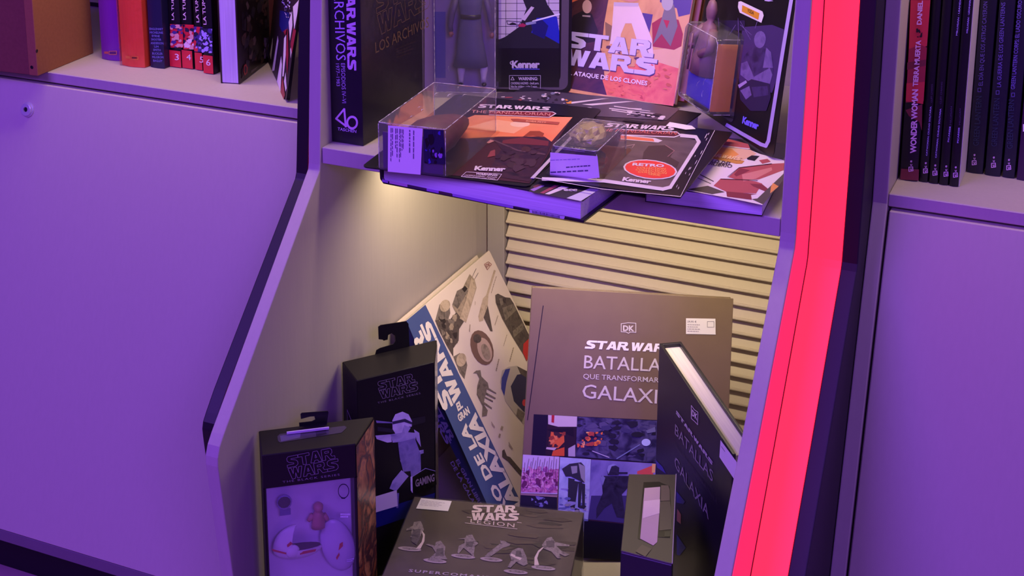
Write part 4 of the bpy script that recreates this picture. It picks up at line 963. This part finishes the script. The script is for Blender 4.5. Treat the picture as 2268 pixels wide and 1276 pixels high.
# plain soldier silhouette in pale tones
D.poly([a8(*p) for p in [(330,640),(328,590),(345,555),(385,540),(420,555),(440,595),(438,625),(415,625),(405,650),(350,672),(340,655)]],A3,3); D.poly([a8(*p) for p in [(328,596),(400,580),(440,600),(438,612),(395,598),(330,612)]],pm((50,44,80)),4); D.poly([a8(*p) for p in [(395,615),(432,630),(415,660),(380,668)]],A1,3.5)
for pts,m in (([(232,675),(320,668),(325,712),(300,715),(240,695)],A3),([(318,668),(400,655),(462,660),(458,705),(330,715)],A1),([(360,715),(455,690),(488,780),(490,870),(390,880),(370,800)],A2),([(365,720),(440,705),(450,760),(375,770)],A1),([(450,640),(480,660),(490,740),(465,700)],A1),([(372,815),(470,790),(490,830),(385,850)],A3),([(380,870),(420,905),(350,990),(312,975),(330,930)],A1),([(430,870),(490,850),(480,960),(440,960)],A2),([(478,760),(505,755),(505,775),(482,782)],A1),([(352,1000),(366,1000),(362,1085),(350,1085)],A2)):
    D.poly([a8(*p) for p in pts],m,3+.1*len(pts))
D.poly([a8(235,590),a8(330,600),a8(330,606),a8(240,604)],A2,2.5); D.poly([a8(245,625),a8(345,640),a8(345,660),a8(245,650)],pm((34,28,50)),2.4); D.poly([a8(430,580),a8(515,565),a8(515,600),a8(440,620)],pm((26,22,34)),2.4)
D.poly([a8(228,1110),a8(400,1050),a8(570,1000),a8(560,1090),a8(228,1200)],pm((24,30,110),.4),1)
D.poly([a8(440,905),a8(515,860),a8(570,875),a8(578,950),a8(510,1010),a8(438,995)],pm((8,7,10),.3),4); D.line([a8(438,995),a8(436,910),a8(515,860),a8(570,875)],1.3,A1,5); D.poly([a8(430,908),a8(441,903),a8(443,1000),a8(432,985)],A3,5)
D.text('GAMING',a8(458,965),a8(566,930),a8(457,925),pm((150,140,140)),6,bold=.03)
D.build('cover_print')
D=Decal(t); D.poly([a8(226,1020),a8(352,982),a8(357,1072),a8(228,1110)],WHITE,8); D.build('price_sticker')
m_=MB(); a=Vector(pl[2]); b=Vector(pl[3]); n_=b-a; nn=Vector((n_.y,-n_.x)).normalized()*.0004; a+=nn; b+=nn
m_.add([(a.x,a.y,.002),(b.x,b.y,.002),(b.x,b.y,H-.003),(a.x,a.y,H-.003)],[(0,1,2,3)]); t.part('side_print',m_,ramp_mat('side_print_grey',[(40,36,44),(130,120,120),(60,50,60),(170,150,140)],30,.2,5,1.2),fix=False)
m_=MB(); a=Vector(pl[0]); b=Vector(pl[1]); n_=b-a; nn=Vector((n_.y,-n_.x)).normalized()*.0003; 
def sp(u,v): q=a.lerp(b,u)+nn; return (q.x,q.y,v)
for (u0,v0),(u1,v1) in (((.3,.190),(.85,.178)),((.85,.178),(.85,.150)),((.85,.150),(.3,.158)),((.3,.158),(.3,.190))):
    P0,P1=Vector(sp(u0,v0)),Vector(sp(u1,v1)); m_.tube([P0,P1],.0003,4)
t.part('side_emblem',m_,OU)
tab(t,[a8(232,222),a8(240,194),a8(260,182),a8(335,160),a8(347,142),a8(345,112),a8(325,98),a8(306,108),a8(303,134),a8(280,140),a8(277,135),a8(253,132),a8(250,62),a8(264,52),a8(408,30),a8(421,44),a8(427,180)],(pl[0][1]+pl[3][1])/2)

# big cream and blue hardback leaning on the left side
A=wx(901.7,709,-.7355); Bk=wx(1084,559,-.7355)
E_=wy(1097,1111,A[1]); dn=(E_-A); dn[1]=0; dn.normalize()
Wd=Bk[1]-A[1]; th_=.0225
Hh=(A[2]-ZF-th_*abs(dn[0])-.0006)/(-dn[2])
O=Vector((A[0],A[1],A[2]))+dn*Hh
t=Thing('illustrated_hardback','large cream hardback with a blue title band leaning on the cubby side','book',O,(0,1,0),-dn)
book(t,Wd,th_,Hh,pm((228,214,198),.35,0,.03,30),'face',bt=.003,inset=.004)
D=Decal(t); BLU2=pm((64,84,140),.35); CW=pm((234,226,220),.4)
D.poly([b1(-2,641),b1(178,490),b2(830,1262),b2(515,1290),b2(72,305)],BLU2,1)
D.logo((1024,880),(952,713),(983,914),CW,4)
D.text('EL',b2(226,388),b2(274,346),b2(206,322),CW,5,bold=.05)
D.text('GRAN',b2(240,490),b2(340,402),b2(216,430),CW,5,bold=.05)
D.text('LIBRO DE LA',b2(832,1563),b2(296,500),b2(772,1608),CW,5,bold=.04)
D.text('GALAXIA',b2(890,1405),b2(384,398),b2(802,1462),CW,5,bold=.045)
S1=ramp_mat('grey_plate',[(60,54,52),(130,120,108),(90,82,78)],120,.4); S2=ramp_mat('tan_plate',[(100,90,78),(170,154,130),(136,122,104)],110,.4); S3=ramp_mat('dark_plate',[(40,34,36),(92,82,76),(60,54,52)],120,.4); S4=ramp_mat('pale_plate',[(146,130,106),(200,182,154),(176,158,132)],90,.4); S5=pm((44,38,40),.4)
def P1_(L,m,l): D.poly([b1(*p) for p in L],m,l)
# grey ship
P1_([(595,200),(640,250),(660,330),(560,660),(480,600),(430,500),(475,360),(530,330)],S2,1); P1_([(610,240),(640,270),(655,330),(560,655),(500,620),(560,450)],S4,1.6); P1_([(475,360),(540,330),(580,360),(480,530),(430,490)],S1,1.8); P1_([(520,340),(550,310),(575,340),(545,375)],S5,2.2)
D.line([b1(655,150),b1(615,235)],.9,S3,2); D.line([b1(675,190),b1(640,250)],.9,S3,2)
P1_([(310,490),(350,450),(405,480),(412,570),(390,640),(310,660),(270,640)],S1,1); D.ellipse(b1(362,500),11,14,S4,1.6,rot=.4)
P1_([(270,640),(340,620),(400,640),(470,560),(540,650),(495,720),(490,830),(440,900),(440,980),(380,880),(310,740)],S3,1.3)
D.blot([b1(300,600),b1(500,580),b1(480,860),b1(340,840)],26,[S1,S2,S3,S5],(.06,.18),2,seed=31)
P1_([(440,980),(500,945),(555,980),(572,1060),(545,1190),(500,1130)],S1,1); D.ellipse(b1(515,1010),11,15,S4,1.5,rot=.2)
# paddle, brown oval, striped blade building, animal, blue dome, pole: plain stand-ins
P1_([(825,160),(840,170),(770,400),(765,500),(720,640),(685,650),(675,600),(720,430),(750,400)],S4,1); P1_([(765,500),(810,740),(790,740),(725,610)],S3,1.2)
D.ellipse(b1(710,895),24,40,pm((120,92,80),.4),1,rot=-.32); D.ellipse(b1(735,915),15,28,pm((196,170,150),.4),1.6,rot=-.32); D.ellipse(b1(745,935),9,19,S2,2,rot=-.32); D.ellipse(b1(665,810),9,10,S3,2,rot=-.32)
P1_([(835,400),(860,385),(930,420),(975,425),(1010,480),(1175,820),(1180,940),(1130,1025),(1100,960),(1000,800),(900,620),(840,470)],S3,1)
for q in ([(900,520),(1010,480),(1035,540),(930,640)],[(1000,740),(1090,660),(1110,710),(1010,800)]): P1_(q,S1,2)
P1_([(870,430),(905,430),(910,490),(885,500)],S1,2); P1_([(1100,860),(1170,790),(1182,900),(1130,1020),(1095,940)],pm((196,44,44),.4),2)
def P2_(L,m,l): D.poly([b2(*p) for p in L],m,l)
P2_([(370,30),(400,5),(440,0),(450,60),(510,120),(520,170),(590,215),(588,225),(500,180),(495,210),(585,262),(580,275),(490,230),(485,250),(560,290),(555,302),(480,262),(475,300),(550,355),(545,368),(470,320),(510,380),(500,430),(455,440),(460,340),(405,230),(410,150),(430,80),(405,30)],S1,1)
P1_([(880,1220),(900,1110),(960,1075),(1040,1065),(1160,1130),(1160,1560),(1120,1640),(1020,1520),(930,1400)],pm((190,180,170),.4),1)
P1_([(895,1180),(930,1100),(975,1090),(940,1220),(920,1350),(890,1280)],pm((50,60,150),.4),2); P1_([(1040,1150),(1160,1130),(1160,1560),(1010,1400),(980,1260)],pm((34,34,80),.4),2); D.ellipse(b2(852,308),4.5,7.5,pm((220,60,70),.4),3); P1_([(1040,1070),(1160,1130),(1160,1200),(1070,1140)],S3,2.4); P2_([(790,360),(860,410),(830,490),(775,430)],S1,3)
P2_([(645,760),(665,745),(690,810),(720,820),(830,950),(830,1010),(760,930),(700,860),(645,820)],S3,1)
D.line([b1(770,85),b1(800,110),b1(760,160),b1(732,110),b1(770,85)],1.2,pm((160,110,100)),2); D.text('DK',b1(752,140),b1(792,120),b1(742,112),pm((160,110,100)),3,bold=.03)
for q in ([(840,220),(850,225),(800,385),(792,380)],[(855,590),(865,595),(835,690),(825,680)],[(590,675),(605,680),(600,750),(585,740)],[(940,770),(948,775),(915,885),(908,880)],[(1000,890),(1015,895),(975,1035),(962,1025)],[(860,1000),(878,1005),(850,1120),(835,1110)],[(640,460),(652,462),(648,495),(640,492)]): D.lines([b1(*p) for p in (q[0],q[3],q[2],q[1])],1,S2,2,wd=.5)
for q in ([(540,480),(575,530),(580,570),(545,520)],[(640,510),(660,520),(620,665),(600,655)],[(705,670),(745,740),(745,770),(705,720)]): D.lines([b2(*p) for p in q],2,S2,2)
D.build('cover_print')
D=Decal(t,'x',0,-1); BL4=pm((44,52,104),.4); LV2=pm((150,140,190),.4)
D.mb.poly([Vector((-.0002,.0002,.001)),Vector((-.0002,th_-.0002,.001)),Vector((-.0002,th_-.0002,Hh-.001)),Vector((-.0002,.0002,Hh-.001))],D.mi(BL4))
D.text('EL GRAN LIBRO',b2(210,850),b2(450,1300),b2(238,832),LV2,3,bold=.02); D.text('DE LA GALAXIA',b2(160,870),b2(430,1370),b2(188,852),LV2,3,bold=.02)
D.logo(b2(-70,330),b2(120,690),b2(20,290),LV2,3); D.build('spine_lettering')

# two copies of the dark battle book
SIL=pm((214,206,200),.3); SILV=pm((252,250,246),.25); GRB=pm((120,101,80),.40,0,.10,40)
p0=[-.5794,-.0029,.4355,math.radians(20),.0597]
def Rw(yaw,lean,roll):
    return Matrix.Rotation(yaw,3,'Z') @ Matrix(((1,0,0),(0,math.cos(lean),math.sin(lean)),(0,-math.sin(lean),math.cos(lean)))) @ Matrix.Rotation(roll,3,'Y')
Mb=Rw(.4355,math.radians(20),.0597)
BW,BH,BD=.2291,.2808,.022
O=Vector((-.5794,-.0029,ZF+.004))
X=Mb@Vector((1,0,0)); U=Mb@Vector((0,0,1)); Yv=Mb@Vector((0,1,0))
lowest=min((O+X*a*BW+Yv*b*BD)[2] for a in (0,1) for b in (0,1)); O=O+Vector((0,0,ZF+.0004-lowest))
t=Thing('illustrated_hardback','grey brown hardback with five small pictures leaning back before the louvres','book',O,X,U)
book(t,BW,BD,BH,GRB,'face',bt=.003,inset=.004)
Q=lambda *L:[b3(*p) for p in L]
D=Decal(t); VI=ramp_mat('battle_print',[(14,10,28),(44,38,78),(84,78,124),(30,24,52)],55,.35)
D.line([y5(172,36),y5(100,560)],1.6,pm((22,18,20),.4),1)
D.line([y5(530,118),y5(562,114),y5(597,116),y5(597,158),y5(572,156),y5(563,162),y5(553,156),y5(530,155)],1.6,SIL,3,True); D.text('DK',y5(538,150),y5(590,152),y5(538,126),SIL,3,bold=.04)
D.logo(y5(362,232),y5(780,252),y5(372,194),SILV,3,two=False)
D.text('BATALLAS',y5(358,322),y5(748,340),y5(362,262),SIL,3,bold=.004); D.text('QUE TRANSFORMARON LA',y5(355,370),y5(815,394),y5(356,347),SIL,3,bold=.004); D.text('GALAXIA',y5(350,458),y5(768,490),y5(354,394),SIL,3,bold=.004)
D.poly(Q((150,62),(1110,108),(1240,118),(1220,455),(130,382)),pm((22,18,34),.35),1)
D.poly(Q((260,68),(485,80),(478,390),(240,385)),pm((40,26,34),.35),2); D.poly(Q((262,68),(490,80),(490,160),(340,160),(262,140)),pm((206,190,200),.35),2.4); D.poly(Q((290,68),(312,70),(308,130),(288,125)),pm((180,40,50),.35),3)
D.poly(Q((285,195),(385,195),(390,280),(340,330),(270,310)),pm((226,106,50),.35),3); D.poly(Q((250,180),(460,170),(465,240),(400,210),(290,200)),pm((24,16,24),.35),3.4); D.poly(Q((300,350),(390,320),(390,390),(290,388)),pm((220,90,40),.35),3.2); D.poly(Q((250,320),(330,325),(310,345),(245,335)),pm((200,180,190),.35),3.6); D.poly(Q((420,330),(475,300),(475,395),(420,392)),pm((180,170,190),.35),3)
D.blot([b3(270,200),b3(400,200),b3(390,320),b3(260,320)],14,[pm((150,60,34)),pm((236,130,70)),pm((60,30,34))],(.08,.2),4,seed=40)
D.poly(Q((490,82),(1110,112),(1230,120),(1220,450),(478,395)),VI,2)
D.blot([b3(490,90),b3(1110,120),b3(1100,430),b3(480,390)],60,[VI,pm((60,54,104)),pm((26,22,46)),pm((84,76,120))],(.03,.10),2.6,seed=41)
D.blot([b3(560,200),b3(690,200),b3(680,310),b3(540,310)],22,[pm((240,120,50)),pm((250,190,110)),pm((180,70,60))],(.08,.22),5.5,seed=42); D.blot([b3(490,260),b3(550,260),b3(550,330),b3(490,330)],10,[pm((230,100,60)),pm((250,170,120))],(.1,.3),5.5,seed=43)
D.ellipse(b3(1030,282),10,8,pm((190,200,255)),6); D.ellipse(b3(960,220),13,6,pm((24,22,40)),6)
D.line([b3(610,350),b3(740,400)],2,pm((190,180,210)),6); D.line([b3(800,410),b3(980,300)],2.4,pm((120,130,180)),6); D.poly(Q((1030,190),(1100,160),(1105,200),(1040,210)),pm((110,110,150)),6)
PKS=ramp_mat('crowd_print',[(110,40,90),(226,150,196),(160,70,130),(240,190,220),(120,50,100)],170,.35)
D.poly(Q((65,378),(350,395),(335,690),(48,680)),pm((206,190,222),.35),2); D.poly(Q((55,520),(345,490),(335,680),(48,672)),PKS,2.5)
D.blot([b3(60,470),b3(345,470),b3(335,670),b3(50,670)],60,[PKS,pm((226,150,196)),pm((110,40,90)),pm((160,80,150))],(.02,.09),3,seed=44,asp=1.6)
for i in range(14): 
    x=70+i*19; D.line([b3(x,560-(i*37)%60),b3(x+10+(i*13)%14,440-(i*29)%50)],.8,pm((90,50,90)),5
)
D.poly(Q((46,680),(335,695),(333,712),(46,694)),pm((160,130,130)),6); D.poly(Q((46,696),(332,714),(330,880),(40,860)),pm((20,20,40)),2); D.blot([b3(130,700),b3(260,710),b3(260,800),b3(130,800)],14,[pm((130,130,190)),pm((40,40,80))],(.08,.2),3,seed=45)
D.poly(Q((355,398),(598,415),(572,990),(335,950)),ramp_mat('snow_print',[(130,146,196),(186,196,232),(150,164,210)],40,.35),2); D.blot([b3(350,640),b3(585,650),b3(575,900),b3(338,890)],26,[pm((150,150,200)),pm((100,110,170)),pm((186,190,226))],(.06,.2),2.4,seed=46,asp=.4)
WK=pm((44,44,58)); WK2=pm((150,150,160))
for pts,m in (([(370,490),(430,450),(520,438),(550,470),(545,600),(500,580),(440,550),(400,550)],WK),([(500,445),(550,470),(550,600),(520,560)],WK2),([(440,470),(490,465),(490,520),(450,530)],WK2),([(420,560),(470,570),(450,800),(415,770)],WK),([(450,580),(500,590),(470,800),(450,790)],WK),([(500,590),(530,590),(515,800),(495,790)],WK),([(525,600),(552,610),(548,810),(530,800)],WK)):
    D.poly(Q(*pts),m,4)
D.blot([b3(390,760),b3(560,770),b3(560,850),b3(390,840)],14,[WK,WK2],(.08,.2),4.5,seed=47)
D.poly(Q((600,418),(1110,448),(1080,940),(575,885)),ramp_mat('haze_print',[(96,88,158),(146,136,208),(116,106,182)],22,.35),2); D.poly(Q((600,700),(1090,700),(1080,940),(575,885)),pm((70,60,120),.35),2.4); D.poly(Q((960,510),(1090,460),(1085,540),(960,530)),pm((220,90,90),.35),2.6); D.poly(Q((1078,450),(1106,452),(1100,520),(1076,520)),pm((236,180,120)),3)
SD=ramp_mat('soldier_print',[(20,16,38),(52,46,78),(28,24,48)],70,.4)
for pts in ([(725,500),(770,450),(820,480),(815,540),(730,540)],[(680,545),(900,545),(885,640),(830,700),(690,690)],[(690,680),(840,690),(870,880),(800,870),(760,760),(700,800),(640,880),(640,800)],[(810,515),(885,515),(885,530),(810,530)]): D.poly(Q(*pts),SD,4)
D.poly(Q((725,500),(735,465),(770,450),(800,460),(760,470),(735,530)),pm((150,150,210)),5); D.poly(Q((670,560),(690,540),(710,560),(690,620)),pm((130,130,190)),5)
D.poly(Q((545,890),(1200,960),(1200,1230),(530,1190)),pm((22,18,40),.35),1)
D.build('cover_print')
D=Decal(t); D.poly([y5(827,93),y5(962,95),y5(963,168),y5(827,165)],WHITE,4); D.text('29,95 €',y5(833,112),y5(875,113),y5(833,104),GREY_TX,5,bold=.02); D.lines([y5(833,118),y5(890,119),y5(905,160),y5(833,158)],4,pm((176,170,172)),5,wd=.45); D.line([y5(925,108),y5(955,108),y5(955,134),y5(925,134)],.9,GREY_TX,5,True); D.build('price_sticker')

# second copy, turned, against the right side
ZT=.4708
A=wz(1460,761,ZT); T=wz(1632,1020,ZT); X=(T-A); X[2]=0; X.normalize()
O=Vector((A[0],A[1],ZF+.0003))
t=Thing('illustrated_hardback','dark hardback turned sideways against the right cabinet side, pages showing on top','book',O,X,(0,0,1))
BW2=.2255
book(t,BW2,.024,ZT-ZF,pm((30,26,36),.4,0,.1,40),'face',bt=.003,inset=.004)
D=Decal(t); SG=pm((136,128,136),.4)
D.line([b5(368,630),b5(395,668),b5(426,690),b5(424,800),b5(398,772),b5(368,745)],1.3,SIL,3,True); D.text('DK',b5(372,715),b5(420,762),b5(374,665),SIL,3,bold=.04)
D.logo(b5(232,700),b5(555,1165),b5(234,668),pm((186,178,186),.4),3,two=False)
D.text('BATALLAS',b5(222,880),b5(556,1310),b5(226,790),SG,3,bold=.004); D.text('QUE TRANSFORMARON LA',b5(220,985),b5(600,1510),b5(220,950),pm((60,54,66)),3); D.text('GALAXIA',b5(220,1165),b5(520,1640),b5(222,1065),SG,3,bold=.004)
D.build('title_lettering'); D=Decal(t); D.poly([b4(600,100),b4(500,30),b4(480,-60),b4(560,20)],pm((60,50,150)),2); D.poly([b4(720,300),b4(820,420),b4(800,450),b4(720,430)],pm((50,40,140)),2); D.poly([b4(730,500),b4(775,570),b4(770,680),b4(725,640)],pm((150,90,100)),2); D.poly([b4(725,800),b4(830,950),b4(760,1040),b4(725,1030)],pm((50,44,140)),2)
D.poly([b5(627,935),b5(770,1130),b5(760,1300),b5(617,1085)],WHITE,4); D.lines([b5(635,985),b5(668,1030),b5(668,1048),b5(635,1000)],1,GREY_TX,5)
D.build('cover_print')

# shrink-wrapped game box lying flat in front
ZT=.2835
W_=[wz(*p,ZT) for p in ((918,1100),(1293,1135),(1265,1276))]
X=(W_[1]-W_[0]); X[2]=0; Lw=X.length; X.normalize(); Yd=Vector((-X[1],X[0],0)); Dp=.178
TH=.0925
O=Vector((W_[0][0],W_[0][1],ZT-TH))-Yd*Dp
t=Thing('game_box','flat dark grey game box with miniature soldiers on its lid, lying in front','board game',O,X)
GB=ramp_mat('lid_camouflage',[(60,54,46),(96,88,72),(76,68,58)],9,.3)
t.part('box_lid',MB().box((0,0,.030),(Lw,Dp,TH)),GB,bevel=.0008,segs=2)
t.part('box_base',MB().box((.001,.001,0),(Lw-.001,Dp-.001,.0299)),pm((40,34,34),.4),bevel=.0006)
t.part('shrink_wrap',MB().box((-.0006,-.0006,.0004),(Lw+.0006,Dp+.0006,TH+.0012)),clear('game_box_film',haze=.012,bump=.35,scale=26,rough=.07,refl=.7),bevel=.001)
D=Decal(t,'z',TH,1); IV=pm((216,200,186),.4); MG=ramp_mat('miniature_print',[(70,62,66),(150,138,134),(104,94,96)],190,.4); MD=ramp_mat('miniature_print_dark',[(50,44,50),(100,90,92),(70,62,66)],190,.4)
D.blot([b6(820,90),b6(2180,230),b6(2030,870),b6(1000,860)],26,[pm((66,56,46)),pm((50,44,38)),pm((84,72,58))],(.05,.2),.6,seed=60,asp=.25)
D.logo(b6(1005,300),b6(1490,305),b6(1022,140),IV,3)
D.line([b6(965,268),b6(1010,271)],1,IV,3); D.line([b6(945,328),b6(1490,392)],1,IV,3); D.line([b6(1490,322),b6(1535,328)],1,IV,3)
D.text('LEGION',b6(1000,325),b6(1460,375),b6(1006,285),IV,3,spacing=1.2)
D.text('SUPERCOMANDOS',b6(352,840),b6(1390,930),b6(362,812),pm((190,176,180),.4),3,bold=.02,spacing=1.25)
for cx,cy,rx in ((365,600,26),(630,725,26),(925,678,27),(1220,710,25),(1475,840,27),(1765,800,27)):
    D.ellipse(b6(cx,cy),rx,4.6,pm((176,160,160),.4),3,rot=.10); D.ellipse(b6(cx+6,cy-2),rx*.7,2.8,MG,3.4,rot=.10)
def figs(L,l=4):
    for pts,m in L: D.poly([b6(*p) for p in pts],m,l)
figs([([(410,320),(480,310),(500,350),(515,400),(470,480),(370,480),(390,400),(330,410),(335,390),(400,360)],MG),([(400,400),(480,390),(470,500),(440,560),(380,520)],MD),([(490,405),(525,450),(520,520),(480,600),(430,600),(490,530),(505,470)],IV),
 ([(640,530),(690,515),(740,580),(730,660),(760,710),(560,710),(640,640),(600,580),(530,555),(560,548),(630,570)],MG),([(650,600),(720,590),(720,670),(630,680)],MD),
 ([(960,460),(1020,450),(1050,510),(1085,545),(1050,570),(1040,640),(1040,690),(990,640),(930,590),(880,650),(865,640),(880,570),(940,540),(940,500),(870,495),(950,485)],MG),([(950,530),(1040,520),(1020,580),(960,580)],MD),
 ([(1150,680),(1190,640),(1320,540),(1310,510),(1360,520),(1420,555),(1410,570),(1340,590),(1200,690)],MG),
 ([(1440,620),(1500,590),(1550,600),(1590,690),(1600,760),(1560,780),(1480,740),(1420,800),(1390,790),(1430,720),(1410,660)],MG),([(1430,650),(1540,700),(1520,720),(1420,670)],IV),([(1480,620),(1530,620),(1540,690),(1470,680)],MD),
 ([(1800,490),(1850,475),(1890,530),(2040,560),(2035,575),(1900,570),(1950,620),(2040,660),(1990,680),(1930,650),(1950,700),(1910,700),(1850,630),(1770,600),(1750,560)],MG),([(1790,520),(1880,510),(1880,590),(1800,580)],MD),([(1770,585),(1720,640),(1700,700),(1720,770),(1670,775),(1672,690),(1710,620),(1755,585)],IV)])
D.poly([b6(485,70),b6(806,102),b6(768,208),b6(433,180)],WHITE,5); D.lines([b6(490,90),b6(740,120),b6(730,175),b6(470,150)],4,pm((190,182,190)),6,wd=.3)
D.build('lid_print')
D=Decal(t,'x',Lw,1)
D.build('side_print') if D.mb.f else None

# tall carton at the bottom right, seen from above
t,pl,H=carton_plan('side_window_carton','black carton seen from above with a long slot window, bottom right',[(1392.7,1050),(1374.9,1220),(1489,1249),(1497.5,1051)],.385)
t.part('carton_body',MB().prism(pl,2,0,H-.0016),pm((30,26,44),.35,0,.15,40),bevel=.0008)
top=MB(); top.prism([(p[0],p[1]) for p in pl],2,H-.0015,H); t.part('top_flap',top,pm((52,44,40),.45,0,.12,40),bevel=.0005)
D=Decal(t,'z',H,1)
D.poly([b4(340,200),b4(520,195),b4(640,250),b4(665,640),b4(640,840),b4(500,830),b4(290,860),b4(270,840)],pm((20,17,20),.3),1)
D.poly([b4(350,270),b4(530,255),b4(520,560),b4(495,890),b4(450,930),b4(300,850)],pm((200,178,170),.12),2); D.poly([b4(345,420),b4(528,400),b4(522,560),b4(330,620)],pm((226,206,196),.1),3)
D.poly([b4(540,240),b4(620,240),b4(640,290),b4(640,415),b4(535,420)],pm((88,76,66),.4),3); D.poly([b4(530,425),b4(640,420),b4(665,560),b4(655,745),b4(520,760)],pm((66,56,50),.4),3); D.poly([b4(580,770),b4(650,765),b4(640,830),b4(580,830)],BLACK,3.5)
D.poly([b4(320,920),b4(430,970),b4(360,1060),b4(245,1000)],pm((70,58,50),.4),3)
D.build('slot_window')
a=Vector(pl[2]); b=Vector(pl[3]); m_=MB(); m_.tube([(a.x,a.y,H+.0003),(b.x,b.y,H+.0003)],.0005,5); t.part('film_edge',m_,pm((170,160,170),.2))
